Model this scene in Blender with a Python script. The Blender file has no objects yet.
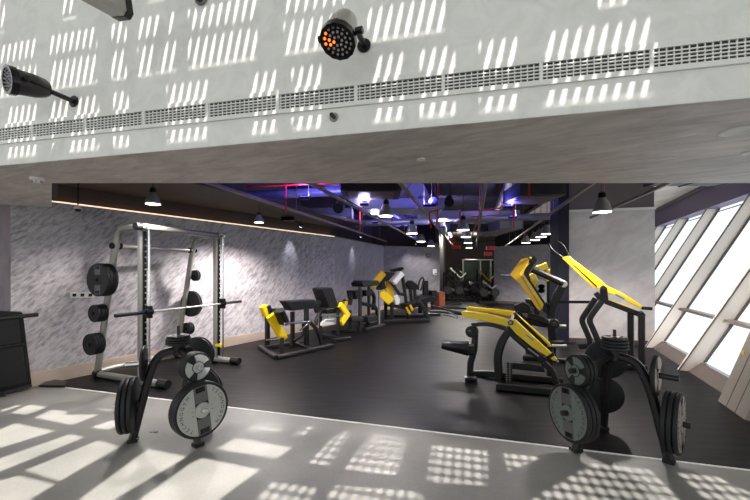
import bpy, bmesh, math, random
from mathutils import Vector, Matrix
random.seed(7)
SC = bpy.context.scene
COL = SC.collection
V = Vector
PI = math.pi
H = 1.6          # camera height
F = 370.0        # focal length in pixels of a 750 px wide frame
HY = 270.0       # horizon row

# ------------------------------------------------------------------ camera, world, sun, exposure
cd = bpy.data.cameras.new('camera'); cam = bpy.data.objects.new('camera', cd); COL.objects.link(cam)
cam.location = (0, 0, H); cam.rotation_euler = (PI/2, 0, 0)
cd.sensor_width = 36; cd.lens = F/750*36; cd.shift_y = 20/750; cd.clip_start = .05; cd.clip_end = 200
SC.camera = cam

wd = bpy.data.worlds.new('sky'); SC.world = wd; wd.use_nodes = True
bg = wd.node_tree.nodes['Background']; bg.inputs[0].default_value = (.93, .97, 1, 1); bg.inputs[1].default_value = 1.5

SUNDIR = V((-.09, .58, -1.0))
sd = bpy.data.lights.new('sun', 'SUN'); sd.energy = 10.5; sd.angle = math.radians(.36); sd.color = (1, .96, .9)
sun = bpy.data.objects.new('sun', sd); COL.objects.link(sun)
sun.rotation_euler = SUNDIR.to_track_quat('-Z', 'Y').to_euler(); sun.location = (2, -6, 12)

vs = SC.view_settings
vs.view_transform = 'Standard'; vs.look = 'None'; vs.gamma = 1; vs.use_curve_mapping = False; vs.exposure = 0.12

def light(name, kind, loc, energy, color=(1, 1, 1), target=None, size=.2, spot=None, blend=.6, size_y=None):
    l = bpy.data.lights.new(name, kind); l.energy = energy; l.color = color
    o = bpy.data.objects.new(name, l); COL.objects.link(o); o.location = loc
    if kind == 'AREA':
        l.size = size
        if size_y: l.shape = 'RECTANGLE'; l.size_y = size_y
    else: l.shadow_soft_size = size
    if spot: l.spot_size = spot; l.spot_blend = blend
    if target is not None: o.rotation_euler = (V(target)-V(loc)).to_track_quat('-Z', 'Y').to_euler()
    return o

# ------------------------------------------------------------------ materials
def srgb(r, g, b):
    f = lambda c: (c/255/12.92) if c/255 <= .04045 else ((c/255+.055)/1.055)**2.4
    return (f(r), f(g), f(b), 1)

class NT:
    def __init__(s, name):
        s.m = bpy.data.materials.new(name); s.m.use_nodes = True
        s.t = s.m.node_tree; s.b = s.t.nodes['Principled BSDF']; s.out = s.t.nodes['Material Output']
    def n(s, ty, **kw):
        x = s.t.nodes.new(ty)
        for k, v in kw.items():
            if k.startswith('i_'): x.inputs[int(k[2:])].default_value = v
            else: setattr(x, k, v)
        return x
    def l(s, a, b): s.t.links.new(a, b)

def simple(name, col, rough=.5, metal=0., emit=None, es=0, noise=.12, scale=30, bump=.0, coat=0):
    t = NT(name); b = t.b
    b.inputs['Roughness'].default_value = rough; b.inputs['Metallic'].default_value = metal
    tc = t.n('ShaderNodeTexCoord'); nz = t.n('ShaderNodeTexNoise'); nz.inputs['Scale'].default_value = scale; nz.inputs['Detail'].default_value = 4
    t.l(tc.outputs['Object'], nz.inputs['Vector'])
    mx = t.n('ShaderNodeMix', data_type='RGBA')
    mx.inputs[6].default_value = tuple(c*(1-noise) for c in col[:3])+(1,)
    mx.inputs[7].default_value = tuple(min(1, c*(1+noise)) for c in col[:3])+(1,)
    t.l(nz.outputs[0], mx.inputs[0]); t.l(mx.outputs[2], b.inputs['Base Color'])
    if bump:
        bp = t.n('ShaderNodeBump'); bp.inputs['Strength'].default_value = bump; bp.inputs['Distance'].default_value = .01
        t.l(nz.outputs[0], bp.inputs['Height']); t.l(bp.outputs[0], b.inputs['Normal'])
    if sum(col[:3]) < .12 and metal == 0: b.inputs['Specular IOR Level'].default_value = .32
    if coat: b.inputs['Coat Weight'].default_value = coat
    if emit: b.inputs['Emission Color'].default_value = emit; b.inputs['Emission Strength'].default_value = es
    return t.m

def plaster(name, dark, light_, rot=(0, 0, 0), sc=(1, 1, 1), scale=3, lo=.35, hi=.65, bump=.3, rough=.6, detail=8, dist=.8):
    """brushed plaster: noise stretched along one direction"""
    t = NT(name); b = t.b; b.inputs['Roughness'].default_value = rough
    tc = t.n('ShaderNodeTexCoord'); mp = t.n('ShaderNodeMapping')
    mz = t.n('ShaderNodeMapping'); mz.inputs['Rotation'].default_value = (0, 0, rot[2])
    mp0 = t.n('ShaderNodeMapping'); mp0.inputs['Rotation'].default_value = (0, rot[1], 0); mp.inputs['Scale'].default_value = sc
    t.l(tc.outputs['Object'], mz.inputs['Vector']); t.l(mz.outputs[0], mp0.inputs['Vector']); t.l(mp0.outputs[0], mp.inputs['Vector'])
    nz = t.n('ShaderNodeTexNoise'); nz.inputs['Scale'].default_value = scale; nz.inputs['Detail'].default_value = detail
    nz.inputs['Roughness'].default_value = .62; nz.inputs['Distortion'].default_value = dist
    t.l(mp.outputs[0], nz.inputs['Vector'])
    big = t.n('ShaderNodeTexNoise'); big.inputs['Scale'].default_value = .9; big.inputs['Detail'].default_value = 3
    t.l(tc.outputs['Object'], big.inputs['Vector'])
    ad = t.n('ShaderNodeMath', operation='MULTIPLY_ADD'); ad.inputs[1].default_value = .35
    t.l(big.outputs[0], ad.inputs[0]); t.l(nz.outputs[0], ad.inputs[2])
    sb = t.n('ShaderNodeMath', operation='SUBTRACT'); sb.inputs[1].default_value = .175; t.l(ad.outputs[0], sb.inputs[0])
    cr = t.n('ShaderNodeValToRGB'); cr.color_ramp.elements[0].position = lo; cr.color_ramp.elements[1].position = hi
    cr.color_ramp.elements[0].color = dark; cr.color_ramp.elements[1].color = light_
    t.l(sb.outputs[0], cr.inputs[0]); t.l(cr.outputs[0], b.inputs['Base Color'])
    bp = t.n('ShaderNodeBump'); bp.inputs['Strength'].default_value = bump; bp.inputs['Distance'].default_value = .01
    t.l(nz.outputs[0], bp.inputs['Height']); t.l(bp.outputs[0], b.inputs['Normal'])
    return t.m

M = {}
M['wall_a'] = plaster('brushed lilac grey plaster', srgb(126, 120, 123), srgb(190, 185, 187), rot=(0, math.radians(42), math.radians(-59.2)), sc=(1, 1, 3.4), scale=7.5, lo=.32, hi=.58, bump=.3, dist=.25, detail=10)
M['wall_b'] = plaster('soft grey plaster', srgb(150, 146, 150), srgb(186, 182, 186), rot=(0, math.radians(38), math.radians(-70)), sc=(1, 1, 3), scale=2.5, lo=.3, hi=.7, bump=.15)
M['wall_c'] = plaster('mid grey plaster', srgb(112, 108, 112), srgb(146, 142, 146), rot=(0, math.radians(38), 0), sc=(1, 1, 3), scale=2.5, lo=.3, hi=.7, bump=.15)
M['wall_dark'] = plaster('mauve grey plaster', srgb(105, 94, 100), srgb(132, 120, 126), sc=(2, 2, .6), scale=2, bump=.1)
M['column_wall'] = plaster('clouded pale plaster', srgb(190, 182, 180), srgb(222, 214, 211), scale=1.6, lo=.3, hi=.7, bump=.08, rot=(0, .7, 0), sc=(1, 1, 2))
M['soffit'] = plaster('brushed grey soffit plaster', srgb(176, 166, 160), srgb(226, 216, 208), rot=(0, 0, .5), sc=(1, 3.2, 1), scale=2.6, lo=.3, hi=.7, bump=.3, rough=.5)
M['fascia'] = plaster('pale fascia plaster', srgb(212, 211, 205), srgb(230, 229, 223), scale=6, lo=.25, hi=.6, bump=.15, rough=.7)
M['white'] = simple('white painted trim', srgb(225, 224, 218), .5, noise=.03)
M['frame_white'] = simple('beige white powder coat', srgb(250, 240, 228), .45, noise=.02)
M['gasket'] = simple('dark gasket', srgb(90, 80, 72), .6)
M['transom'] = simple('grey brown transom', srgb(128, 118, 110), .4, .3)
M['kerb'] = simple('brown grey stone kerb', srgb(92, 82, 75), .22, noise=.15, scale=6)
M['clad'] = simple('grey beige column cladding', srgb(150, 144, 132), .35, .3, noise=.06, scale=4)
M['skirt'] = simple('brushed steel skirting', srgb(226, 206, 188), .3, .5, noise=.1, scale=5)
M['black'] = simple('black powder coat', srgb(20, 19, 20), .38, noise=.1)
M['blackgloss'] = simple('gloss black plastic', srgb(17, 17, 18), .2, noise=.1)
M['rubber'] = simple('black rubber', srgb(27, 28, 29), .55, noise=.15, scale=60)
M['pad'] = simple('black upholstery', srgb(20, 20, 22), .42, noise=.12, scale=80, bump=.1)
M['darkgrey'] = simple('dark grey steel', srgb(48, 46, 46), .35, .4)
M['charcoal'] = simple('charcoal frame paint', srgb(36, 34, 34), .32, .3)
M['silver'] = simple('satin silver frame paint', srgb(150, 148, 141), .35, .45, noise=.04)
M['chrome'] = simple('polished chrome', srgb(215, 215, 215), .14, 1, noise=.02)
M['plate_face'] = simple('cast grey plate face', srgb(176, 177, 173), .38, .5, noise=.08, scale=25)
M['plate_green'] = simple('worn green grey plate face', srgb(112, 121, 116), .45, .35, noise=.12, scale=25)
M['plate_warm'] = simple('warm grey plate face', srgb(165, 150, 136), .45, .4, noise=.12, scale=25)
M['recess'] = simple('dark recess', srgb(92, 90, 90), .5, .2)
M['letter'] = simple('dark cast lettering', srgb(58, 62, 60), .6)
M['yellow'] = simple('yellow gloss paint', srgb(246, 208, 20), .3, noise=.05, scale=8, coat=.3)
M['yellow2'] = simple('deep yellow paint', srgb(222, 176, 18), .35, noise=.06, scale=8)
M['silverlabel'] = simple('silver blue label', srgb(120, 130, 150), .4, .3)
M['whiteplastic'] = simple('white plastic', srgb(224, 222, 216), .4, noise=.03)
M['smoked'] = simple('smoked dome', srgb(40, 40, 44), .1)
M['ceil'] = simple('near black ceiling', srgb(40, 34, 34), .8, noise=.3, scale=2)
M['ceil_r'] = plaster('grey slab ceiling', srgb(196, 182, 172), srgb(226, 214, 204), scale=1.2)
M['bulk'] = simple('dark brown bulkhead', srgb(62, 52, 50), .6, noise=.35, scale=1.4)
M['duct'] = simple('galvanised duct', srgb(150, 150, 158), .4, .5, noise=.12, scale=5)
M['ductdark'] = simple('dark duct', srgb(48, 46, 50), .5, .2)
M['red'] = simple('red sprinkler pipe', srgb(200, 24, 34), .4)
M['rail'] = simple('grey brown strut channel', srgb(140, 126, 118), .4, .5)
M['navy'] = simple('navy painted column', srgb(32, 32, 46), .4, noise=.1)
M['purple'] = simple('violet grey header paint', srgb(112, 100, 132), .5, noise=.08)
M['panel'] = simple('brown grey panel', srgb(104, 96, 96), .45, noise=.12, scale=2)
M['wood'] = simple('red brown wood', srgb(120, 56, 30), .45, noise=.2, scale=12)
M['lamp_on'] = simple('lit lamp face', (1, 1, 1, 1), .5, emit=(1, .97, .9, 1), es=7)
M['lamp_cool'] = simple('lit cool lamp face', (1, 1, 1, 1), .5, emit=(.75, .8, 1, 1), es=6)
M['strip_on'] = simple('lit warm strip', (1, .8, .65, 1), .5, emit=(1, .72, .5, 1), es=1.1)
M['blue_on'] = simple('lit blue led', (.1, .1, 1, 1), .5, emit=(.12, .1, 1, 1), es=6)
M['orange_on'] = simple('lit orange led', (1, .3, .05, 1), .3, emit=(1, .17, .02, 1), es=1.7)
M['lens'] = simple('grey led lens', srgb(150, 145, 145), .15, .3)
M['screen'] = simple('dim green grey mirror', srgb(70, 82, 78), .12, .6)
M['green'] = simple('green plastic', srgb(70, 120, 50), .5)
M['plain_white'] = simple('white shroud', srgb(226, 226, 224), .35)  # plain white surface, no emission

# concrete floor
def concrete():
    t = NT('grey microcement'); b = t.b
    tc = t.n('ShaderNodeTexCoord')
    a = t.n('ShaderNodeTexNoise'); a.inputs['Scale'].default_value = 1.3; a.inputs['Detail'].default_value = 8
    c = t.n('ShaderNodeTexNoise'); c.inputs['Scale'].default_value = 45; c.inputs['Detail'].default_value = 6
    t.l(tc.outputs['Object'], a.inputs['Vector']); t.l(tc.outputs['Object'], c.inputs['Vector'])
    m = t.n('ShaderNodeMath', operation='MULTIPLY_ADD'); m.inputs[1].default_value = .3
    t.l(c.outputs[0], m.inputs[0]); t.l(a.outputs[0], m.inputs[2])
    cr = t.n('ShaderNodeValToRGB'); cr.color_ramp.elements[0].position = .45; cr.color_ramp.elements[1].position = .85
    cr.color_ramp.elements[0].color = srgb(106, 106, 102); cr.color_ramp.elements[1].color = srgb(136, 134, 129)
    t.l(m.outputs[0], cr.inputs[0]); t.l(cr.outputs[0], b.inputs['Base Color'])
    b.inputs['Roughness'].default_value = .5
    bp = t.n('ShaderNodeBump'); bp.inputs['Strength'].default_value = .12; bp.inputs['Distance'].default_value = .004
    t.l(c.outputs[0], bp.inputs['Height']); t.l(bp.outputs[0], b.inputs['Normal'])
    return t.m
M['concrete'] = concrete()
def rubberfloor():
    t = NT('black rubber flooring'); b = t.b
    tc = t.n('ShaderNodeTexCoord'); mp = t.n('ShaderNodeMapping'); mp.inputs['Rotation'].default_value = (0, 0, .25); mp.inputs['Scale'].default_value = (1, 7, 1)
    t.l(tc.outputs['Object'], mp.inputs['Vector'])
    a = t.n('ShaderNodeTexNoise'); a.inputs['Scale'].default_value = 2.2; a.inputs['Detail'].default_value = 6
    t.l(mp.outputs[0], a.inputs['Vector'])
    cr = t.n('ShaderNodeValToRGB'); cr.color_ramp.elements[0].color = srgb(11, 10, 12); cr.color_ramp.elements[1].color = srgb(19, 17, 18)
    t.l(a.outputs[0], cr.inputs[0]); t.l(cr.outputs[0], b.inputs['Base Color'])
    rr = t.n('ShaderNodeMapRange'); rr.inputs[3].default_value = .36; rr.inputs[4].default_value = .55; b.inputs['Specular IOR Level'].default_value = .13
    t.l(a.outputs[0], rr.inputs[0]); t.l(rr.outputs[0], b.inputs['Roughness'])
    return t.m
M['floorblack'] = rubberfloor()
def perforated(name='perforated metal sheet', thr=.15, px=.078, py=.125, kx=1.):
    t = NT(name); t.b.inputs['Base Color'].default_value = srgb(190, 190, 190)
    t.b.inputs['Roughness'].default_value = .6
    tc = t.n('ShaderNodeTexCoord'); mp = t.n('ShaderNodeMapping'); mp.inputs['Rotation'].default_value = (0, 0, .24)
    t.l(tc.outputs['Object'], mp.inputs['Vector'])
    sp = t.n('ShaderNodeSeparateXYZ'); t.l(mp.outputs[0], sp.inputs[0])
    def cell(o, pitch):
        d = t.n('ShaderNodeMath', operation='DIVIDE'); d.inputs[1].default_value = pitch; t.l(o, d.inputs[0])
        f = t.n('ShaderNodeMath', operation='FRACT'); t.l(d.outputs[0], f.inputs[0])
        s = t.n('ShaderNodeMath', operation='SUBTRACT'); s.inputs[1].default_value = .5; t.l(f.outputs[0], s.inputs[0])
        q = t.n('ShaderNodeMath', operation='POWER'); q.inputs[1].default_value = 2; t.l(s.outputs[0], q.inputs[0])
        return q.outputs[0]
    a = t.n('ShaderNodeMath', operation='ADD'); km = t.n('ShaderNodeMath', operation='MULTIPLY'); km.inputs[1].default_value = kx; t.l(cell(sp.outputs[0], px), km.inputs[0]); t.l(km.outputs[0], a.inputs[0]); t.l(cell(sp.outputs[1], py), a.inputs[1])
    lt = t.n('ShaderNodeMath', operation='LESS_THAN'); lt.inputs[1].default_value = thr; t.l(a.outputs[0], lt.inputs[0])
    tr = t.n('ShaderNodeBsdfTransparent'); mx = t.n('ShaderNodeMixShader')
    t.l(lt.outputs[0], mx.inputs[0]); t.l(t.b.outputs[0], mx.inputs[1]); t.l(tr.outputs[0], mx.inputs[2]); t.l(mx.outputs[0], t.out.inputs[0])
    return t.m
M['perf'] = perforated()
M['perf_fine'] = perforated('slotted metal sheet', .17, .066, .16, 6.0)  # slots shaped to throw long sun streaks on the fascia
def glassmat():
    t = NT('frosted daylight glass')
    tr = t.n('ShaderNodeBsdfTransparent'); gl = t.n('ShaderNodeBsdfGlossy'); gl.inputs['Roughness'].default_value = .05
    tr.inputs[0].default_value = (.93, .95, .96, 1)
    mx = t.n('ShaderNodeMixShader'); mx.inputs[0].default_value = .05; t.l(tr.outputs[0], mx.inputs[1]); t.l(gl.outputs[0], mx.inputs[2])
    t.l(mx.outputs[0], t.out.inputs[0]); return t.m
M['glass'] = glassmat()

# ------------------------------------------------------------------ helpers
def fl(px, py, z=0.):
    """point of the floor (or of height z) seen at a pixel"""
    Y = (H-z)*F/(py-HY); return V(((px-375)/F*Y, Y, z))
def at(px, py, Y): return V(((px-375)/F*Y, Y, H+(HY-py)/F*Y))
def unit(v): return V(v).normalized()

def fillet(pts, r=.06, k=5):
    pts = [V(p) for p in pts]; out = [pts[0]]
    for i in range(1, len(pts)-1):
        a, p, b = pts[i-1], pts[i], pts[i+1]
        ra = min(r, (a-p).length*.48, (b-p).length*.48)
        s, e = p+(a-p).normalized()*ra, p+(b-p).normalized()*ra
        for j in range(k+1):
            t = j/k; out.append(s*(1-t)**2+p*2*t*(1-t)+e*t*t)
    out.append(pts[-1]); return out

class MB:
    def __init__(s): s.bm = bmesh.new()
    def box(s, c, size, rot=None):
        m = Matrix.Translation(V(c)) @ (rot.to_4x4() if rot else Matrix()) @ Matrix.Diagonal((*size, 1))
        bmesh.ops.create_cube(s.bm, size=1, matrix=m); return s
    def sweep(s, pts, prof, ref=None):
        """prof: list of (a,b); a along ref-ish axis, b along the other"""
        pts = [V(p) for p in pts]; n = len(pts); rings = []; prev = None
        for i, p in enumerate(pts):
            t1 = (pts[i]-pts[i-1]).normalized() if i else None
            t2 = (pts[i+1]-pts[i]).normalized() if i < n-1 else None
            t = ((t1 or t2)+(t2 or t1)).normalized()
            mi = 1.0
            if t1 and t2: mi = 1/max(.5, t1.dot(t))
            r = V(ref) if ref is not None else (prev if prev is not None else (V((0, 0, 1)) if abs(t.z) < .9 else V((1, 0, 0))))
            x = (r-t*r.dot(t)).normalized(); y = t.cross(x); prev = x
            rings.append([s.bm.verts.new(p+x*a+y*b*mi) for a, b in prof])
        m = len(prof)
        for i in range(n-1):
            for j in range(m):
                s.bm.faces.new((rings[i][j], rings[i][(j+1) % m], rings[i+1][(j+1) % m], rings[i+1][j]))
        s.bm.faces.new(rings[0][::-1]); s.bm.faces.new(rings[-1]); return s
    def tube(s, pts, r, k=10, fil=0):
        if fil: pts = fillet(pts, fil)
        return s.sweep(pts, [(r*math.cos(2*PI*j/k), r*math.sin(2*PI*j/k)) for j in range(k)])
    def bar(s, pts, w, h, ref, fil=0, bev=.18):
        """w along ref, h across; bevelled corners"""
        if fil: pts = fillet(pts, fil)
        c = min(w, h)*bev; a, b = w/2, h/2
        return s.sweep(pts, [(a-c, b), (-a+c, b), (-a, b-c), (-a, -b+c), (-a+c, -b), (a-c, -b), (a, -b+c), (a, b-c)], ref)
    def lathe(s, prof, mat=None, k=32, closed=True):
        mat = mat or Matrix(); rings = []
        for r, z in prof:
            if r < 1e-6: rings.append([s.bm.verts.new(mat @ V((0, 0, z)))])
            else: rings.append([s.bm.verts.new(mat @ V((r*math.cos(2*PI*j/k), r*math.sin(2*PI*j/k), z))) for j in range(k)])
        for A, B in zip(rings, rings[1:]):
            for j in range(k):
                q = [A[j % len(A)], A[(j+1) % len(A)], B[(j+1) % len(B)], B[j % len(B)]]
                u = []
                for v in q:
                    if v not in u: u.append(v)
                if len(u) > 2: s.bm.faces.new(u)
        if len(rings[0]) > 1: s.bm.faces.new(rings[0][::-1])
        if len(rings[-1]) > 1: s.bm.faces.new(rings[-1])
        return s
    def cyl(s, a, b, r, r2=None, k=20):
        a, b = V(a), V(b); m = Matrix.Translation(a) @ (b-a).to_track_quat('Z', 'Y').to_matrix().to_4x4()
        L = (b-a).length; r2 = r if r2 is None else r2; c = min(r, r2)*.12
        return s.lathe([(0, 0), (r-c, 0), (r, c), (r2, L-c), (r2-c, L), (0, L)], m, k)
    def prism(s, pts, ext):
        pts = [V(p) for p in pts]; ext = V(ext)
        a = [s.bm.verts.new(p) for p in pts]; b = [s.bm.verts.new(p+ext) for p in pts]; n = len(pts)
        s.bm.faces.new(a[::-1]); s.bm.faces.new(b)
        for i in range(n): s.bm.faces.new((a[i], a[(i+1) % n], b[(i+1) % n], b[i]))
        return s
    def ball(s, c, r, sc=(1, 1, 1)):
        bmesh.ops.create_uvsphere(s.bm, u_segments=16, v_segments=10, radius=1, matrix=Matrix.Translation(V(c)) @ Matrix.Diagonal((r*sc[0], r*sc[1], r*sc[2], 1))); return s
    def build(s, name, mat, parent=None, origin=None, bevel=0, label=None, smooth=True):
        if origin is None: origin = V((0, 0, 0))
        origin = V(origin)
        bmesh.ops.recalc_face_normals(s.bm, faces=s.bm.faces)
        for v in s.bm.verts: v.co -= origin
        me = bpy.data.meshes.new(name); s.bm.to_mesh(me); s.bm.free()
        if smooth:
            for p in me.polygons: p.use_smooth = True
            try: me.set_sharp_from_angle(angle=math.radians(38))
            except Exception: pass
        me.materials.append(mat if not isinstance(mat, str) else M[mat])
        o = bpy.data.objects.new(name, me); COL.objects.link(o)
        if parent is not None: o.parent = parent
        else: o.location = origin
        if bevel:
            b = o.modifiers.new('bevel', 'BEVEL'); b.width = bevel; b.segments = 2; b.limit_method = 'ANGLE'
        if label: o['label'] = label
        return o

def tag(o, label=None, cat=None, group=None, kind=None):
    if label: o['label'] = label
    if cat: o['category'] = cat
    if group: o['group'] = group
    if kind: o['kind'] = kind
    return o
def root(name, loc, label, cat, group=None):
    o = bpy.data.objects.new(name, None); COL.objects.link(o); o.location = loc; o.empty_display_size = .1
    return tag(o, label, cat, group)
def copytree(o, parent=None):
    c = o.copy(); COL.objects.link(c); c.parent = parent
    for ch in list(o.children): copytree(ch, c)
    return c
def struct(o): o['kind'] = 'structure'; return o
def slab(name, poly, z0, z1, mat):
    mb = MB(); mb.prism([(x, y, z0) for x, y in poly], (0, 0, z1-z0)); return struct(mb.build(name, mat, smooth=False))
def wallseg(name, a, b, z0, z1, th, mat, parent=None):
    """wall from a to b; thickness th to the left of a->b"""
    a, b = V((*a, 0)), V((*b, 0)); n = V((-(b-a).y, (b-a).x, 0)).normalized()*th
    mb = MB(); mb.prism([a+V((0, 0, z0)), b+V((0, 0, z0)), b+n+V((0, 0, z0)), a+n+V((0, 0, z0))], (0, 0, z1-z0))
    o = mb.build(name, mat, parent, smooth=False)
    if parent is None: struct(o)
    return o

E = V((.9719, -.2352, 0))      # along the fascia
N = V((.2352, .9719, 0))       # into the room, square to the fascia
D = V((.256, .967, 0)).normalized()  # run of the ceiling channels
DE = V((D.y, -D.x, 0))
ZS, ZW = 2.464, 2.57
def fas(t, z, out=0.): p = V((0, 2.31, z))+E*t-N*out; return p
A_ = (-4.83, 4.905); B_ = (-1.17, 10.85); C_ = (.35, 15.1); D_ = (2.85, 16.3)

# ------------------------------------------------------------------ structure
# floors
edgeL, edgeR = fl(0, 379.7), fl(750, 470.5)
ed = (edgeR-edgeL).normalized()
p1, p2 = edgeL-ed*8, edgeL+ed*((3.64-edgeL.x)/ed.x)
slab('floor', [(p1.x, p1.y), (3.66, edgeL.y+(3.66-edgeL.x)*ed.y/ed.x), (2.62, .53), (9, 0), (9, -14), (-14, -14)], -.1, 0, 'concrete')
slab('floor', [(p1.x, p1.y), (-14, 30), (13, 30), (13.05, 24.9), (3.66, edgeL.y+(3.66-edgeL.x)*ed.y/ed.x)], -.1, -.0005, 'floorblack')
en = V((-ed.y, ed.x, 0))
mb = MB(); mb.bar([p1+V((0, 0, .002)), p2+V((0, 0, .002))], .006, .022, V((0, 0, 1)))
struct(mb.build('trim_1', 'white'))
# soffit, fascia
sb = [(-9, 4.518-.022), (8, .404-.022), (8, 3.675), (-3.21, 3.675), (-4.43, 5.07), (-4.83, 4.93), (-9, 5.05)]
slab('ceiling', sb, ZS-.001, ZS+.08, 'soffit')
a, b = fas(-9.2, 0), fas(8.2, 0)
wallseg('wall_front', (a.x, a.y), (b.x, b.y), ZS, 5.7, .14, 'fascia')
wallseg('wall_soffit', (-3.21, 3.60), (8, 3.60), ZS+.08, 3.7, .07, 'bulk')
wallseg('wall_soffit', (-4.40, 5.05), (-3.21, 3.675), ZS+.08, 3.7, .05, 'bulk')
# walls
wallseg('wall_left', A_, B_, 0, ZW, .12, 'wall_a')
wallseg('wall_left', (-9, 5.05), (-4.83, 4.905), 0, 3.7, .12, 'wall_dark')
wallseg('wall_left', B_, C_, 0, ZW, .12, 'wall_b')
wallseg('wall_back', C_, D_, 0, ZW+.02, .15, 'wall_c')
wallseg('wall_back', (D_[0], D_[1]+.15), (5.2, 27), 0, 3.7, .12, 'bulk')
wa, wb, wc = V((*A_, 0)), V((*B_, 0)), V((*C_, 0))
nl = V((-(wb-wa).y, (wb-wa).x, 0)).normalized(); dl = (wb-wa).normalized()
q1, q2 = wa+nl*.14, wb+nl*.14
wallseg('wall_left', (q1.x, q1.y), (q2.x, q2.y), 0, 3.7, .1, 'bulk')
n2 = V((-(wc-wb).y, (wc-wb).x, 0)).normalized()
wallseg('wall_left', ((wb+n2*.5).x, (wb+n2*.5).y), ((wc+n2*.5).x, (wc+n2*.5).y), 0, 3.7, .1, 'bulk')
wallseg('wall_back', (-.4, 17.6), (3.0, 18.4), 0, 3.7, .1, 'bulk')
wallseg('wall_back', (2.5, 27), (16, 27.5), 0, 3.7, .2, 'ceil')
# cornice strip (lit) and skirting along the long left wall
mb = MB(); mb.box(((wa+wb)/2+nl*.07+V((0, 0, ZW+.012))), ((wb-wa).length, .1, .024), Matrix.Rotation(math.atan2(dl.y, dl.x), 3, 'Z'))
struct(mb.build('trim_2', 'strip_on'))
mb = MB(); mb.box((wb+wc)/2+n2*.06+V((0, 0, ZW+.012)), ((wc-wb).length, .12, .024), Matrix.Rotation(math.atan2((wc-wb).y, (wc-wb).x), 3, 'Z'))
struct(mb.build('trim_3', 'panel'))
def base(name, p, q, h, mat):
    p, q = V((*p, 0)), V((*q, 0)); n = V((-(q-p).y, (q-p).x, 0)).normalized()
    mb = MB(); mb.prism([p, q, q-n*.015, p-n*.015], (0, 0, h)); struct(mb.build(name, mat, smooth=False))
base('baseboard_left', A_, B_, .19, 'skirt'); base('baseboard_left', B_, C_, .15, 'skirt'); base('baseboard_back', C_, D_, .12, 'skirt')
# dark dropped panel beside the long wall
q = [(wa-nl*.0+dl*.0), (wb+V((0, 0, 0))), wb-nl*1.0, wa-nl*1.25+dl*.4]
slab('ceiling', [(-4.75, 5.3), (B_[0], B_[1]), (B_[0]+.9, B_[1]-.4), (-3.15, 4.3)], 2.86, 2.94, 'bulk')
# ceiling of the gym
slab('ceiling', [(-10, 3.6), (5.85, 3.6), (12.8, 19.5), (16, 28), (-8, 28)], 3.7, 3.8, 'ceil')
slab('ceiling', [(3.3, 3.7), (5.8, 3.7), (10.2, 14), (5.6, 14), (4.6, 8.3)], 3.60, 3.69, 'ceil_r')
# plaster pier on the right and its upper panel
P0, P1 = (4.25, 8.21), (5.90, 7.80)
wallseg('wall_right', P0, P1, 0, 2.88, .5, 'column_wall')
wallseg('wall_right', (P0[0], P0[1]+.02), (P1[0], P1[1]+.02), 2.93, 3.7, .44, 'panel')
wallseg('trim_4', (P0[0]-.01, P0[1]-.02), (P1[0]+.01, P1[1]-.02), 2.88, 2.93, .5, 'white')
base('baseboard_right', P0, P1, .1, 'kerb')
slab('column', [(4.03, 8.13), (4.24, 8.08), (4.24, 8.5), (4.05, 8.55)], 0, 3.7, 'navy').name = 'wall_column'
# far pale partition
wallseg('wall_back', (5.79, 18.0), (8.2, 15.9), 0, 2.74, .12, 'wall_b')
base('baseboard_back', (5.79, 18.0), (8.2, 15.9), .12, 'panel')
wallseg('wall_back', (5.9, 18.2), (9.6, 15.0), 2.74, 3.7, .1, 'ceil')
wallseg('wall_back', (8.2, 16.2), (11.5, 21), 0, 3.7, .1, 'ceil')

# ------------------------------------------------------------------ leaning glazed wall on the right
g = V((.393, .919, 0)); gn = V((.919, -.393, 0)); G0 = V((4.24, 4.48, 0))+gn*.25
LEAN, GH = 1.64, 3.04
def gp(s, z, inn=0.): return G0+g*s+gn*(LEAN*z/GH)+V((0, 0, z))-gn*inn
SS = [-4.3, -2.2, -.1, 1.59, 3.49, 5.4, 7.3, 9.2, 11.1, 13.0, 14.9]
gi = 0
for i, (s0, s1) in enumerate(zip(SS, SS[1:])):
    w = bpy.data.objects.new('window_%d' % (i+1), None); COL.objects.link(w); w.location = gp(s0, 0); struct(w)
    o0 = gp(s0, 0)
    mb = MB(); mb.prism([gp(s0, .16), gp(s1, .16), gp(s1, GH), gp(s0, GH)], gn*.02); mb.build('pane', 'glass', w, o0, smooth=False)
    mb = MB(); mb.prism([gp(s0-.035, 0, .25), gp(s0+.035, 0, .25), gp(s0+.035, 0, 0), gp(s0-.035, 0, 0)], gn*LEAN+V((0, 0, GH)))
    mb.build('mullion', 'frame_white', w, o0, smooth=False)
    mb = MB()
    for (sa, sb_) in ((s0+.035, s0+.065), (s1-.065, s1-.035)):
        mb.prism([gp(sa, .16, .03), gp(sb_, .16, .03), gp(sb_, .16, -.005), gp(sa, .16, -.005)], gn*LEAN*(GH-.16)/GH+V((0, 0, GH-.16)))
    mb.prism([gp(s0+.035, GH-.09, .03), gp(s1-.035, GH-.09, .03), gp(s1-.035, GH-.07, .03), gp(s0+.035, GH-.07, .03)], gn*.03)
    mb.prism([gp(s0-.038, 0, .253), gp(s0-.012, 0, .253), gp(s0-.012, 0, .24), gp(s0-.038, 0, .24)], gn*LEAN+V((0, 0, GH)))
    mb.build('gasket', 'gasket', w, o0, smooth=False)
    mb = MB(); mb.prism([gp(s0+.035, .80, .14), gp(s0+.035, .84, .14), gp(s0+.035, .84, 0), gp(s0+.035, .80, 0)], g*(s1-s0-.07))
    mb.build('transom', 'transom', w, o0, smooth=False)
    mb = MB(); mb.prism([gp(s0+.035, 0, .13), gp(s0+.035, .15, .05), gp(s0+.035, .15, -.02), gp(s0+.035, 0, -.02)], g*(s1-s0-.07))
    mb.build('window_sill', 'kerb', w, o0, smooth=False)
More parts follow.
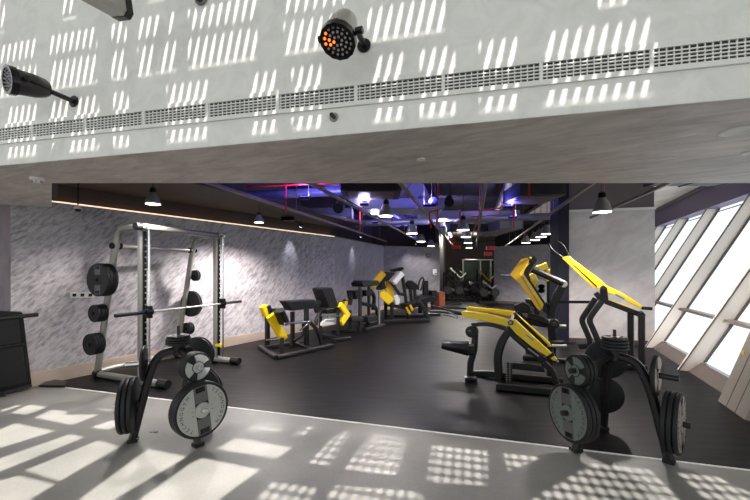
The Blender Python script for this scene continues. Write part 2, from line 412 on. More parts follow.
# header beam, outward closure
a, b = gp(-4.4, GH, .3), gp(17, GH, .3)
mb = MB(); mb.prism([a, b, b+gn*.3, a+gn*.3], V((0, 0, .48))); struct(mb.build('trim_5', 'purple', smooth=False))
mb = MB(); mb.prism([a-gn*.06+V((0, 0, .48)), b-gn*.06+V((0, 0, .48)), b+gn*.5+V((0, 0, .48)), a+gn*.5+V((0, 0, .48))], V((0, 0, .12))); struct(mb.build('trim_6', 'panel', smooth=False))
# clad leaning column at the right edge
c0 = gp(-.55, 0, .34); c1 = gp(.12, 0, .42)
mb = MB(); LN = gn*.98+V((0, 0, 2.9))
pp = [gp(-.75, 0, .1), gp(-.6, 0, .31), gp(.02, 0, .31), gp(.12, 0, .25), gp(.12, 0, 0), gp(-.75, 0, 0)]
mb.prism(pp, LN); wc_ = struct(mb.build('wall_column', 'clad', smooth=False))
mb = MB()
for k in (0.33, .66):
    q = pp[1].lerp(pp[2], k)-gn*.003; mb.prism([q, q+g*.012, q+g*.012+gn*.01, q+gn*.01], LN)
struct(mb.build('trim_7', 'gasket', smooth=False))
mb = MB(); q = pp[2].lerp(pp[1], .1)+LN*(.62/2.9)-gn*.001; mb.cyl(q, q-gn*.006, .035)
tag(mb.build('round_sticker', 'yellow2', origin=q), 'small round yellow sticker on the leaning clad column at the right edge', 'sticker')

# ------------------------------------------------------------------ unseen atrium roof: openings shaped to cast sun patches, some filled by perforated sheets
ZR = 5.6
def up(p): k = (ZR-p.z); return V((p.x-SUNDIR.x*k, p.y-SUNDIR.y*k, ZR))
plain = [
 [(10, 413.4), (30, 404), (49, 406.6), (25, 415.4)],
 [(0, 410), (18, 404.5), (24, 405), (0, 412.6)],
 [(33, 418), (54, 409), (68, 411), (66, 414), (101, 414), (71, 425.6)],
 [(89, 428), (111, 419.8), (124, 421), (108, 430.5)],
 [(-30, 442), (0, 429.4), (16, 422.5), (57, 430.6), (0, 448.5), (-30, 458)],
 [(-30, 468), (0, 458), (72, 433), (86, 437), (0, 472), (-30, 484)],
 [(22, 471), (99, 439.5), (121, 446), (58, 482.5)],
 [(-30, 490), (0, 480), (20, 474.5), (57, 483), (30, 500), (-10, 526), (-60, 520)],
 [(78, 500), (149, 448), (189, 456), (116, 499), (92, 515)],
 [(138, 500), (190, 463), (203, 457), (262, 469), (228, 494), (200, 515), (110, 520)],
 [(215, 449.6), (235.6, 437), (294, 447), (276, 459.7)],
 [(167, 436), (190, 420), (196, 421), (184, 430)],
]
perf = [
 [(244, 432), (256, 422), (284, 424), (279, 434.5)],
 [(289, 437), (306, 425.6), (318, 427), (304, 438)],
 [(306, 463.5), (339, 430.6), (353, 432), (329, 467)],
 [(343, 470), (371, 433), (408, 438), (396, 477)],
 [(432, 442), (488, 449), (488, 487), (426, 483)],
 [(503, 452), (548, 456), (508, 473)],
 [(520, 505), (558, 482), (593, 462), (649, 468), (681, 500), (690, 520), (520, 520)],
 [(674, 472), (712, 474), (750, 493), (775, 510), (712, 508)],
 [(330, 484), (420, 490), (425, 510), (320, 510)],
 [(270, 481), (318, 485), (310, 505), (255, 500)],
 [(195, 423), (205, 417), (228, 420), (222, 427)],
 [(92, 408), (100, 406), (114, 409), (108, 412)],
]
opens = []
for q in plain: opens.append(([up(fl(*p)) for p in q], False))
for q in perf: opens.append(([up(fl(*p)) for p in q], True))
# rows of cells whose light falls on the fascia
rr_ = random.Random(5)
for (z0, z1) in ((ZS+.03, 2.96), (3.0, 3.48), (3.53, 4.05)):
    t = -4.6+rr_.uniform(0, .3)
    while t < 3.4:
        w_ = .068*rr_.choice((2, 3, 5, 7, 8))
        if rr_.random() < .88:
            q = [fas(t, z0), fas(t+w_, z0), fas(t+w_, z1), fas(t, z1)]
            opens.append(([up(p) for p in q], 2))
        t += w_+rr_.choice((.1, .14, .2, .34))
cu = bpy.data.curves.new('roof', 'CURVE'); cu.dimensions = '2D'; cu.fill_mode = 'BOTH'; cu.extrude = .03
def spl(pts):
    s = cu.splines.new('POLY'); s.points.add(len(pts)-1); s.use_cyclic_u = True
    for i, p in enumerate(pts): s.points[i].co = (p[0], p[1], 0, 1)
rp = [fas(-9.2, 0, -.0), fas(8.2, 0, -.0), V((9, -12, 0)), V((-11, -12, 0))]
spl([(p.x, p.y) for p in rp])
# openings traced back along the sun from the patches they cast
for q, pf in opens: spl([(p.x, p.y) for p in q])
to = bpy.data.objects.new('tmp', cu); COL.objects.link(to); dg = bpy.context.evaluated_depsgraph_get()
me = bpy.data.meshes.new_from_object(to.evaluated_get(dg)); bpy.data.objects.remove(to)
me.materials.clear(); me.materials.append(M['white'])
ro = bpy.data.objects.new('ceiling', me); COL.objects.link(ro); ro.location = (0, 0, ZR); struct(ro)  # roof slab out of view, added to shape the sunlight
for nm, mt, kk in (('sun_dot_sheet', 'perf', True), ('sun_streak_sheet', 'perf_fine', 2)):  # unseen sheets added to break the sun into dots and streaks
    mb = MB()
    for q, pf in opens:
        if pf is kk or pf == kk and kk == 2: mb.bm.faces.new([mb.bm.verts.new(V((p.x, p.y, ZR+.035))) for p in q])
    struct(mb.build(nm, mt, smooth=False))

# ------------------------------------------------------------------ linear air grille along the fascia
t0, t1 = -5.2, 4.0
gr = root('air_grille', fas(0, 2.70), 'long white linear air grille running the length of the pale wall above the opening', 'air vent')
def fbox(mb, ta, tb, z0, z1, o0, o1):
    mb.prism([fas(ta, z0, o0), fas(tb, z0, o0), fas(tb, z0, o1), fas(ta, z0, o1)], (0, 0, z1-z0))
mb = MB(); fbox(mb, t0, t1, 2.652, 2.772, .001, .004); mb.build('backing', M['ductdark'], gr, gr.location, smooth=False)
mb = MB(); fbox(mb, t0, t1, 2.636, 2.664, .001, .016); fbox(mb, t0, t1, 2.76, 2.792, .001, .016); mb.build('frame', 'white', gr, gr.location, smooth=False)
mb = MB()
for k in range(4): z = 2.682+k*.0195; fbox(mb, t0, t1, z-.0035, z+.0035, .004, .012)
mb.build('blade', 'white', gr, gr.location, smooth=False)
mb = MB(); t = t0
while t < t1: fbox(mb, t, t+.006, 2.664, 2.76, .004, .0105); t += .034
o = mb.build('fin', 'white', gr, gr.location, smooth=False)
t = t0+.22
while t < t1:
    mb = MB(); fbox(mb, t-.01, t+.01, 2.66, 2.764, .004, .015); mb.build('divider', 'white', gr, gr.location, smooth=False); t += .54

# ------------------------------------------------------------------ weight plates (local +Z is the outer face)
def letters(txt, r, a0, a1, size, zz, mat, parent):
    bm = bmesh.new()
    for i, ch in enumerate(txt):
        c = bpy.data.curves.new('t', 'FONT'); c.body = ch; c.size = size; c.align_x = 'CENTER'; c.align_y = 'CENTER'; c.extrude = .0008; c.resolution_u = 2
        o = bpy.data.objects.new('t', c); COL.objects.link(o); d = bpy.context.evaluated_depsgraph_get()
        me = bpy.data.meshes.new_from_object(o.evaluated_get(d)); bpy.data.objects.remove(o)
        a = a0+(a1-a0)*i/(len(txt)-1)
        me.transform(Matrix.Translation((r*math.cos(a), r*math.sin(a), zz)) @ Matrix.Rotation(a-PI/2, 4, 'Z'))
        bm.from_mesh(me); bpy.data.meshes.remove(me)
    me = bpy.data.meshes.new('lettering'); bm.to_mesh(me); bm.free(); me.materials.append(mat)
    o = bpy.data.objects.new('lettering', me); COL.objects.link(o); o.parent = parent; return o
def seg(mb, r, x, z0, z1, k=14, inner=0):
    for sgn in (1, -1):
        a = math.acos(x/r); pts = [V((sgn*r*math.cos(-a+2*a*i/k), r*math.sin(-a+2*a*i/k), z0)) for i in range(k+1)]
        mb.prism(pts, (0, 0, z1-z0))
def make_plate(R, T, face='plate_face', fancy=True):
    t = root('weight_plate', (0, 0, 0), 'x', 'weight plate')
    mb = MB(); mb.lathe([(.026, 0), (R-.012, 0), (R, .008), (R, T-.012), (R-.004, T-.003), (R-.014, T), (R-.03, T-.006), (.055, T-.006), (.055, T), (.026, T)], k=48)
    mb.build('rim', 'rubber', t)
    if R > .2:
        mb = MB(); seg(mb, R-.026, .062, T-.006, T-.001); mb.lathe([(.027, T-.006), (.07, T-.006), (.068, T+.002), (.05, T+.003), (.027, T+.003)], k=32); mb.build('face', face, t)
        [MB().box((0, g_*(R-.03+.07)/2, T-.0045), (.122, R-.105, .004)).build('recess', 'recess', t) for g_ in (1, -1)]
        for s in (1, -1):
            mb = MB(); mb.box((0, s*(R-.062), T-.002), (.085, .045, .004)); mb.build('grip_slot', 'blackgloss', t)
        if fancy:
            letters('TECHNOGYM', R-.062, math.radians(52), math.radians(-52), .044, T, M['letter'], t)
            letters('TECHNOGYM', R-.062, math.radians(232), math.radians(128), .044, T, M['letter'], t)
            for s in (1, -1): letters('20', .09, math.radians(12)+(0 if s > 0 else PI), math.radians(-12)+(0 if s > 0 else PI), .022, T, M['letter'], t)
    else:
        mb = MB(); mb.lathe([(.03, T-.006), (.05, T-.006), (.048, T+.002), (.03, T+.002)], k=24)
        ro_ = R-.02
        ring = []
        for i in range(3):
            a0 = i*2*PI/3+.35; a1 = a0+1.4
            pts = [V((ro_*math.cos(a0+(a1-a0)*j/8), ro_*math.sin(a0+(a1-a0)*j/8), T-.006)) for j in range(9)]+[V((.055*math.cos(a1-(a1-a0)*j/5), .055*math.sin(a1-(a1-a0)*j/5), T-.006)) for j in range(6)]
            mb.prism(pts, (0, 0, .004))
        mb.build('face', face, t)
    return t
PROTO = {}
def plate(pos, nrm, R, T, face, label, group, spin=0., fancy=True):
    key = (R, T, face, fancy)
    if key not in PROTO: p = PROTO[key] = make_plate(*key)
    else: p = copytree(PROTO[key])
    p.location = pos
    z = unit(nrm); upv = V((0, 0, 1)) if abs(z.z) < .9 else V((0, 1, 0))
    y = (upv-z*upv.dot(z)).normalized(); x = y.cross(z)
    m = Matrix((x, y, z)).transposed() @ Matrix.Rotation(spin, 3, 'Z'); p.rotation_euler = m.to_euler()
    p['label'] = label; p['group'] = group; return p
ORD = {1: ['only'], 2: ['outer', 'inner'], 3: ['outermost', 'middle', 'innermost'], 4: ['outermost', 'second from outside', 'third from outside', 'innermost']}

def tree(name, feet, spec, who, top):
    """three legged plate tree"""
    feet = [V(f) for f in feet]; C = (feet[0]+feet[1]+feet[2])/3
    r = root('plate_tree', C, who[1], 'weight plate tree')
    for f in feet:
        d = unit(f-C); R0 = (f-C).length
        def q(rad, z): return C+d*rad+V((0, 0, z))
        sd_ = V((-d.y, d.x, 0))
        mb = MB(); mb.bar(fillet([q(R0-.0, .025), q(R0-.13, .60), q(.17, .80), q(.0, .83)], .16, 7), .065, .07, sd_, bev=.3)
        lg = mb.build('leg', 'charcoal', r, C)
        mb = MB(); mb.box(q(R0, .0165), (.085, .085, .033), Matrix.Rotation(math.atan2(d.y, d.x), 3, 'Z')); mb.build('foot', 'rubber', lg, C, bevel=.006)
    mb = MB(); mb.cyl(C+V((0, 0, .78)), C+V((0, 0, .875)), .05); mb.cyl(C+V((0, 0, .87)), C+V((0, 0, 1.06)), .014); mb.build('hub', 'charcoal', r, C)
    for i, (f, sp) in enumerate(zip(feet, spec)):
        d = unit(f-C); R0 = (f-C).length
        for (z, lev, n, Rp, T, face, word) in sp:
            rad = R0-.13*z/.60 if z < .6 else R0-.15
            rad += .035
            pa = C+d*(rad-.02)+V((0, 0, z)); L = n*(T+.003)+.012
            pl = L+(.13 if n < 3 else .05)
            mb = MB(); mb.cyl(pa, pa+d*(pl+.02), .0245, k=16); mb.build('peg', 'darkgrey' if who[0][0] == 'r' else 'chrome', r, C)
            mb = MB(); mb.cyl(pa+d*.01, pa+d*.03, .045, k=20); mb.build('collar', 'charcoal', r, C)
            for j in range(n):
                lab = '%s %s plate of those %s on the %s' % (ORD[n][n-1-j], word, lev, who[0]) if n > 1 else 'single %s plate %s on the %s' % (word, lev, who[0])
                plate(C+d*(rad+.012+j*(T+.003))+V((0, 0, z)), d, Rp, T, face, lab, 'plates on the '+who[0], spin=random.uniform(-.25, .25) if j < n-1 else .12, fancy=(j == n-1))
    for j, (Rp, T) in enumerate(top):
        z = .878+sum(t for _, t in top[:j])+.001*j
        plate(C+V((0, 0, z)), (0, 0, 1), Rp, T, 'recess', '%s small black disc of the pile on top of the %s' % (['lowest', 'second lowest', 'second highest', 'highest'][j], who[0]), 'small discs on top of the '+who[0], fancy=False)
    return r

LT = [fl(133, 441.6), fl(198, 446)]
def third(a, b):
    m = (a+b)/2; v = b-a; n = V((-v.y, v.x, 0)).normalized()
    if n.y < 0: n = -n
    return m+n*v.length*.866
LTf = [LT[0], LT[1], third(*LT)]
tree('left', LTf, [
  [(.345, 'low at the left', 3, .25, .038, 'plate_face', 'large dark'), (.72, 'high at the left', 1, .165, .03, 'plate_face', 'medium dark')],
  [(.345, 'low at the front', 3, .25, .036, 'plate_face', 'large silver-faced'), (.715, 'high at the front', 3, .135, .034, 'plate_face', 'small silver-faced')],
  [(.335, 'low at the back', 2, .22, .036, 'plate_face', 'large black-backed'), (.72, 'high at the back', 2, .175, .034, 'plate_face', 'medium black-backed')]],
  ('left plate tree', 'charcoal three-legged plate tree at left, loaded with silver-faced plates'), [(.115, .024), (.115, .022), (.11, .022), (.105, .02)])
RT = [fl(576, 451), fl(669, 462.6), fl(603.6, 428.7)]
tree('right', RT, [
  [(.345, 'low at the left', 3, .25, .038, 'plate_green', 'large green-grey'), (.71, 'high at the left', 3, .14, .036, 'plate_green', 'small dark')],
  [(.345, 'low at the right', 3, .25, .036, 'plate_warm', 'large warm-grey'), (.71, 'high at the right', 1, .175, .036, 'plate_warm', 'medium warm-grey')],
  [(.345, 'low at the back', 3, .18, .04, 'plate_warm', 'medium black'), (.72, 'high at the back', 1, .19, .034, 'plate_face', 'medium black-backed')]],
  ('right plate tree', 'charcoal three-legged plate tree on the right, standing on the edge of the black floor'), [(.11, .03), (.11, .028), (.11, .028), (.105, .028)])
# a scrap of litter on the concrete
q = fl(153, 433)
mb = MB()
for k in range(4): a = k*.9; mb.bar([q+V((math.cos(a)*.01, math.sin(a)*.01, .003)), q+V((math.cos(a)*.05, math.sin(a)*.04, .003))], .003, .008, V((0, 0, 1)))
tag(mb.build('dry_leaf', 'ductdark', origin=q), 'small dark dry scrap lying on the concrete between the feet of the left plate tree', 'litter')

# ------------------------------------------------------------------ smith machine
fd = V((.927, -.375, 0)).normalized(); bd = V((.36, .933, 0)).normalized()
L0 = V((-4.15, 5.53, 0)); SPAN = 1.37
sm = root('smith_machine', L0, 'silver smith machine rack with a guided barbell beside the brushed plaster wall', 'smith machine')
def sp(t, z, s=0.): return L0+fd*t+bd*s+V((0, 0, z))
for s in (0, SPAN):
    mb = MB(); mb.bar(fillet([sp(.0, .05, s), sp(.40, 1.94, s), sp(.50, 2.2, s), sp(.98, 2.2, s)], .22, 7), .08, .09, bd, bev=.3); mb.build('rear_post', 'silver', sm, L0)
    mb = MB(); mb.bar([sp(.95, .03, s), sp(.95, 2.22, s)], .07, .09, bd, bev=.25); mb.build('front_post', 'silver', sm, L0)
    mb = MB(); mb.bar([sp(1.02, .12, s), sp(1.02, 2.14, s)], .05, .02, bd)
    st = mb.build('rack_strip', 'blackgloss', sm, L0)
    for k in range(22):
        z = .3+k*.082; MB().box(sp(1.046, z, s), (.004, .03, .02), Matrix.Rotation(math.atan2(fd.y, fd.x), 3, 'Z')).build('rack_slot', 'silver', st, L0)
    mb = MB(); mb.cyl(sp(1.11, .09, s), sp(1.11, 2.2, s), .0155, k=16); mb.build('guide_rod', 'chrome', sm, L0)
    mb = MB(); mb.bar([sp(-.03, .05, s), sp(1.4, .05, s)], .09, .09, bd, bev=.3); mb.build('foot_beam', 'silver', sm, L0)
    mb = MB(); mb.bar([sp(1.3, .058, s), sp(1.47, .058, s)], .115, .115, bd, bev=.35); mb.build('end_cap', 'charcoal', sm, L0); mb = MB(); mb.bar([sp(-.04, .055, s), sp(.06, .055, s)], .11, .11, bd, bev=.3); mb.build('end_cap', 'charcoal', sm, L0)
    mb = MB(); mb.bar([sp(1.07, 2.2, s), sp(.9, 2.2, s)], .1, .09, bd, bev=.3); mb.box(sp(1.09, 2.185, s), (.1, .07, .04), Matrix.Rotation(math.atan2(fd.y, fd.x), 3, 'Z')); mb.build('top_bracket', 'silver', sm, L0)
    mb = MB(); mb.box(sp(1.1, 1.02, s), (.09, .06, .17), Matrix.Rotation(math.atan2(fd.y, fd.x), 3, 'Z')); mb.cyl(sp(1.1, 1.02, s-.05), sp(1.1, 1.02, s+.05), .05); mb.build('bar_carriage', 'blackgloss', sm, L0, bevel=.006)
mb = MB(); mb.tube([sp(1.0, 2.2, -.1), sp(1.0, 2.2, SPAN+.1)], .045, 14); mb.build('top_crossbar', 'silver', sm, L0)
for s in (-.13, SPAN+.03): MB().cyl(sp(1.0, 2.2, s), sp(1.0, 2.2, s+.1), .052).build('top_cap', 'charcoal', sm, L0)
mb = MB(); mb.tube([sp(.405, 1.95, -.02), sp(.405, 1.95, SPAN+.02)], .033, 12); mb.build('rear_crossbar', 'silver', sm, L0)
for s in (-.065, SPAN+.03, .05, SPAN-.085): MB().cyl(sp(.405, 1.95, s), sp(.405, 1.95, s+.035), .046).build('crossbar_cap', 'blackgloss', sm, L0)
mb = MB(); mb.tube([sp(.06, .1, 0), sp(.06, .1, SPAN)], .045, 12); mb.build('base_crossbar', 'silver', sm, L0)
mb = MB(); mb.box(sp(.7, 2.28, .9), (.07, .05, .1)); mb.build('hook_bracket', 'silver', sm, L0)
mb = MB(); mb.cyl(sp(1.1, 1.02, .02), sp(1.1, 1.02, SPAN-.02), .0145); bb = mb.build('barbell', 'silver', sm, L0)
for s in (-.46, SPAN+.06):
    mb = MB(); mb.cyl(sp(1.1, 1.02, s), sp(1.1, 1.02, s+.40), .025); mb.build('bar_sleeve', 'black', bb, L0)
mb = MB(); mb.box(sp(1.04, .3, SPAN), (.12, .1, .045), Matrix.Rotation(math.atan2(fd.y, fd.x), 3, 'Z')); mb.build('safety_stop', 'yellow', sm, L0, bevel=.006)
mb = MB(); mb.box(sp(1.06, .32, 0), (.12, .1, .045), Matrix.Rotation(math.atan2(fd.y, fd.x), 3, 'Z')); mb.build('safety_stop', 'charcoal', sm, L0, bevel=.006)
for side, s0, sg in (('near', 0, -1), ('far', SPAN, 1)):
    for z, Rp, n, T, word in ((1.46, .235, 4, .036, 'large'), (.98, .125, 4, .034, 'small'), (.53, .155, 4, .034, 'medium')) if side == 'near' else ((1.50, .10, 2, .034, 'small'), (.98, .235, 2, .038, 'large'), (.52, .11, 3, .034, 'small')):
        t_ = .03+z*.40/1.94+(.045 if side == 'far' else 0)
        pa = sp(t_, z, s0+sg*.04)
        mb = MB(); mb.cyl(pa, pa+bd*sg*(n*(T+.003)+.03), .0245, k=16); mb.build('storage_peg', 'blackgloss', sm, L0)
        for j in range(n):
            plate(pa+bd*sg*(.012+j*(T+.003)), bd*sg, Rp, T, 'rubber', '%s %s black plate on the %s peg of the rack\'s %s post' % (ORD[n][n-1-j], word, {1.46: 'top', 1.5: 'top', .98: 'middle', .53: 'bottom', .52: 'bottom'}[z], 'left rear' if side == 'near' else 'right rear'), 'plates stored on the smith machine', fancy=False)

# ------------------------------------------------------------------ machines drawn on a vertical plane of their own
class Rig:
    def __init__(s, name, label, cat, p0, p1, zo=(0, 0), zs=1., group=None):
        s.p0 = V(p0); s.u = unit(V(p1)-V(p0)); s.n = V((-s.u.y, s.u.x, 0))
        if s.n.y < 0: s.n = -s.n
        s.zo, s.zs = zo, zs; s.root = root(name, s.p0, label, cat, group)
    def at(s, x, y, off=0.):
        px, py = s.zo[0]+x/s.zs, s.zo[1]+y/s.zs
        d = V(((px-375)/F, 1, (HY-py)/F)); d2 = V((d.x, d.y, 0))
        t = (s.p0.dot(s.n)+off)/d2.dot(s.n); return V((0, 0, H))+d*t
    def fl(s, x, y, z=.03): return fl(s.zo[0]+x/s.zs, s.zo[1]+y/s.zs, z)
    def ps(s, pts, off): return [s.at(*p[:2], p[2] if len(p) > 2 else off) for p in pts]
    def bar(s, name, pts, w, h, mat, off=0., fil=0, parent=None, bev=.2, label=None):
        mb = MB(); mb.bar(s.ps(pts, off), w, h, s.n, fil, bev); return mb.build(name, mat, parent or s.root, s.p0, label=label)
    def tube(s, name, pts, r, mat, off=0., fil=0, parent=None, k=10):
        mb = MB(); mb.tube(s.ps(pts, off), r, k, fil); return mb.build(name, mat, parent or s.root, s.p0)
    def poly(s, name, pts, w, mat, off=0., parent=None, bevel=.006, label=None):
        P = s.ps(pts, off); mb = MB(); mb.prism([p-s.n*w/2 for p in P], s.n*w); return mb.build(name, mat, parent or s.root, s.p0, bevel=bevel, label=label)
    def disc(s, name, x, y, r, w, mat, off=0., parent=None):
        c = s.at(x, y, off); mb = MB(); mb.cyl(c-s.n*w/2, c+s.n*w/2, r, k=28); return mb.build(name, mat, parent or s.root, s.p0)
    def floorbar(s, name, a, b, w, h, mat):
        z = h/2+.004; P = [s.fl(*a, z), s.fl(*b, z)]; mb = MB(); mb.bar(P, h, w, V((0, 0, 1))); return mb.build(name, mat, s.root, s.p0)
    def down(s, name, x, y, off, w, mat, h=None):
        """post from this point to the floor"""
        c = s.at(x, y, off); mb = MB(); mb.bar([c, V((c.x, c.y, .01))], w, h or w, s.n); return mb.build(name, mat, s.root, s.p0)

# machine 1: arm curl
r = Rig('arm_curl_machine', 'black arm curl machine with sloping pad and yellow lever, nearest by the left wall', 'exercise machine', fl(276, 357), fl(331, 345.5), (255, 285), 6.25)
r.floorbar('base_beam', (135, 452), (480, 378), .09, .07, 'charcoal')
r.floorbar('base_beam', (30, 385), (135, 452), .09, .07, 'charcoal')
r.floorbar('base_beam', (60, 390), (330, 350), .07, .06, 'charcoal')
r.floorbar('base_beam', (240, 360), (370, 410), .07, .06, 'charcoal')
r.down('upright', 78, 195, .86, .09, 'charcoal')
r.bar('lever', [(50, 130), (72, 190)], .12, .15, 'yellow', .75)
r.bar('lever', [(95, 190), (180, 340)], .09, .17, 'yellow', .45, bev=.12)
r.bar('lever_frame', [(85, 130), (120, 240), (165, 330)], .08, .07, 'black', .55, fil=.1)
r.tube('pivot_tube', [(60, 150, .8), (200, 148, .5)], .035, 'black')
r.poly('arm_pad', [(165, 98), (355, 88), (395, 142), (205, 160)], .22, 'pad', .35, bevel=.025)
r.poly('arm_pad_end', [(372, 98), (400, 96), (404, 112), (382, 122)], .12, 'black', .35)
r.bar('side_pad', [(150, 160), (185, 240)], .28, .12, 'pad', .3, bev=.3)
r.tube('pull_bar', [(185, 242), (330, 228), (352, 240)], .022, 'chrome', .12)
r.down('post', 235, 165, .45, .08, 'charcoal'); r.down('post', 322, 150, .30, .09, 'charcoal')
r.down('post', 168, 330, .1, .07, 'darkgrey')
r.bar('curved_strut', [(345, 235), (400, 290), (418, 370)], .06, .07, 'charcoal', .05, fil=.2)
r.tube('handle', [(282, 285), (310, 258), (335, 240)], .016, 'chrome', .1)
r.tube('lever_rod', [(70, 345, .6), (160, 338, .3)], .018, 'chrome')
r.bar('seat_strut', [(300, 240), (310, 300), (245, 350)], .06, .06, 'black', .2, fil=.1)

# machine 2: leg extension
r = Rig('leg_extension_machine', 'black leg extension machine with tall backrest and bent yellow lever, second along the left wall', 'exercise machine', fl(333, 341), fl(364, 332), (310, 275), 7.14)
r.poly('backrest', [(50, 98), (62, 90), (115, 88), (128, 100), (168, 232), (152, 244), (112, 248), (98, 238)], .32, 'pad', .45, bevel=.02)
r.bar('lever', [(215, 210), (265, 282), (222, 345)], .08, .15, 'yellow', .05, bev=.12)
r.poly('side_shroud', [(80, 340), (100, 320), (185, 310), (192, 350), (80, 362)], .06, 'plain_white', .2)
r.tube('lever_rod', [(125, 297), (235, 290)], .02, 'chrome', .05)
r.bar('curved_frame', [(95, 250), (48, 300), (40, 360)], .08, .08, 'charcoal', .3, fil=.2)
r.poly('seat', [(65, 240), (180, 220), (200, 250), (180, 268), (75, 275)], .36, 'pad', .35, bevel=.02)
r.poly('leg_roller', [(262, 300), (345, 292), (352, 322), (270, 334)], .3, 'darkgrey', .25, bevel=.02)
r.down('post', 200, 250, .1, .07, 'charcoal'); r.down('post', 287, 250, .3, .07, 'darkgrey'); r.down('post', 75, 290, .6, .07, 'charcoal')
r.bar('counter_arm', [(300, 130), (285, 200), (250, 190), (235, 230)], .08, .12, 'black', .5)
r.poly('counter_label', [(240, 190), (268, 185), (262, 225), (240, 225)], .05, 'yellow2', .42)
r.bar('frame_tube', [(190, 320), (355, 330)], .07, .06, 'black', .4)
r.floorbar('base_beam', (170, 466), (285, 448), .09, .07, 'charcoal')
r.floorbar('base_beam', (60, 420), (200, 455), .08, .07, 'charcoal')
r.floorbar('base_beam', (150, 400), (330, 400), .08, .07, 'charcoal')

# machine 3: row / press station
r = Rig('seated_row_machine', 'black row station with flat pad on two posts, third along the left wall', 'exercise machine', fl(365, 330), fl(386, 325), (310, 275), 7.14)
r.poly('chest_pad', [(330, 60), (350, 40), (450, 38), (458, 62), (435, 76), (340, 84)], .4, 'pad', .3, bevel=.025)
r.down('post', 357, 85, .0, .08, 'darkgrey'); r.down('post', 420, 80, .35, .08, 'charcoal'); r.down('post', 493, 105, -.02, .055, 'silver')
r.poly('weight_block', [(382, 296), (450, 290), (452, 325), (385, 335)], .3, 'darkgrey', .25, bevel=.01)
r.poly('housing', [(290, 112), (345, 108), (350, 158), (300, 172)], .3, 'black', .4, bevel=.01)
r.poly('housing', [(372, 110), (415, 105), (412, 150), (375, 150)], .25, 'black', .3, bevel=.01)
r.bar('lever_arm', [(430, 110), (462, 150), (450, 250)], .1, .1, 'black', .3, fil=.2)
r.bar('seat_strut', [(355, 200), (470, 225), (490, 300)], .1, .1, 'black', .3, fil=.2)
r.floorbar('base_beam', (395, 388), (530, 355), .1, .08, 'darkgrey')
r.floorbar('base_beam', (350, 360), (400, 388), .09, .07, 'charcoal')
r.floorbar('base_beam', (350, 362), (490, 335), .08, .07, 'charcoal')

# machine 4: leg press with yellow and white arms
r = Rig('leg_press_machine', 'inclined leg press with yellow side arms and a white footplate beyond the row station', 'exercise machine', fl(384, 322), fl(427, 320), (350, 260), 7.15)
r.bar('side_arm', [(240, 90), (155, 192)], .12, .2, 'yellow2', .1, bev=.1)
r.bar('side_arm', [(265, 150), (298, 285)], .1, .22, 'yellow2', .2, bev=.1)
r.bar('side_arm', [(218, 232), (292, 300)], .1, .25, 'yellow', .0, bev=.1)
r.bar('side_arm', [(310, 95), (335, 68)], .1, .14, 'yellow2', .6, bev=.1)
r.bar('footplate', [(353, 92), (292, 162)], .6, .16, 'plain_white', .1, bev=.1)
r.poly('weight_disc_cover', [(310, 262), (335, 248), (355, 280), (350, 315), (325, 318)], .08, 'plain_white', .0)
r.poly('carriage', [(235, 85), (300, 90), (290, 130), (240, 200), (200, 215)], .5, 'black', .4, bevel=.01)
r.bar('tall_post', [(352, 62), (375, 120), (402, 300), (408, 370)], .1, .1, 'charcoal', .3, fil=.3)
r.bar('top_bar', [(300, 75), (370, 60)], .3, .08, 'black', .3)
r.bar('slide_rail', [(290, 150), (350, 240), (400, 250)], .08, .1, 'charcoal', .1)
r.poly('seat_back', [(360, 318), (440, 300), (560, 250), (605, 270), (470, 330), (400, 345)], .5, 'pad', .3, bevel=.02)
r.poly('head_pad', [(395, 180), (430, 145), (482, 185), (475, 210), (410, 210)], .35, 'pad', .4, bevel=.02)
r.bar('front_leg', [(495, 300), (530, 345), (558, 418)], .09, .12, 'darkgrey', .0, fil=.25)
r.bar('cross_strut', [(270, 320), (420, 350), (500, 300)], .1, .1, 'black', .1, fil=.15)
r.bar('yellow_catch', [(402, 338), (428, 385)], .05, .07, 'yellow2', -.05); r.bar('yellow_catch', [(428, 322), (448, 358)], .05, .07, 'yellow2', -.05)
r.bar('mid_post', [(430, 210), (440, 290)], .12, .1, 'darkgrey', .3); r.bar('mid_post', [(460, 205), (468, 280)], .12, .1, 'darkgrey', .3)
r.down('post', 255, 260, .3, .1, 'charcoal'); r.down('post', 415, 340, .2, .1, 'charcoal'); r.down('post', 300, 300, .0, .1, 'charcoal')
r.floorbar('base_beam', (240, 440), (565, 430), .12, .09, 'charcoal')
r.floorbar('base_beam', (260, 400), (520, 400), .12, .09, 'charcoal')
# machine 5 (behind the leg press)
r = Rig('hack_squat_machine', 'black squat machine with tall posts and looped handles beside the white wall box', 'exercise machine', fl(424, 315), fl(448, 314), (350, 260), 7.15)
r.bar('upright', [(538, 148), (540, 300)], .12, .22, 'black', .2); r.down('upright', 540, 240, .2, .14, 'black')
r.tube('loop_handle', [(490, 215), (495, 150), (520, 120), (530, 140), (505, 220)], .03, 'darkgrey', .1, fil=.15)
r.poly('shoulder_pad', [(560, 215), (600, 215), (612, 275), (590, 285), (560, 240)], .5, 'pad', .3, bevel=.02)
r.poly('back_pad', [(480, 262), (560, 235), (590, 270), (500, 300)], .5, 'pad', .5, bevel=.02)
r.bar('sled_rail', [(440, 330), (600, 240)], .1, .12, 'black', .5)
r.down('post', 500, 260, .3, .12, 'black'); r.down('post', 590, 260, .6, .12, 'black')
r.floorbar('base_beam', (470, 395), (640, 385), .14, .1, 'black')

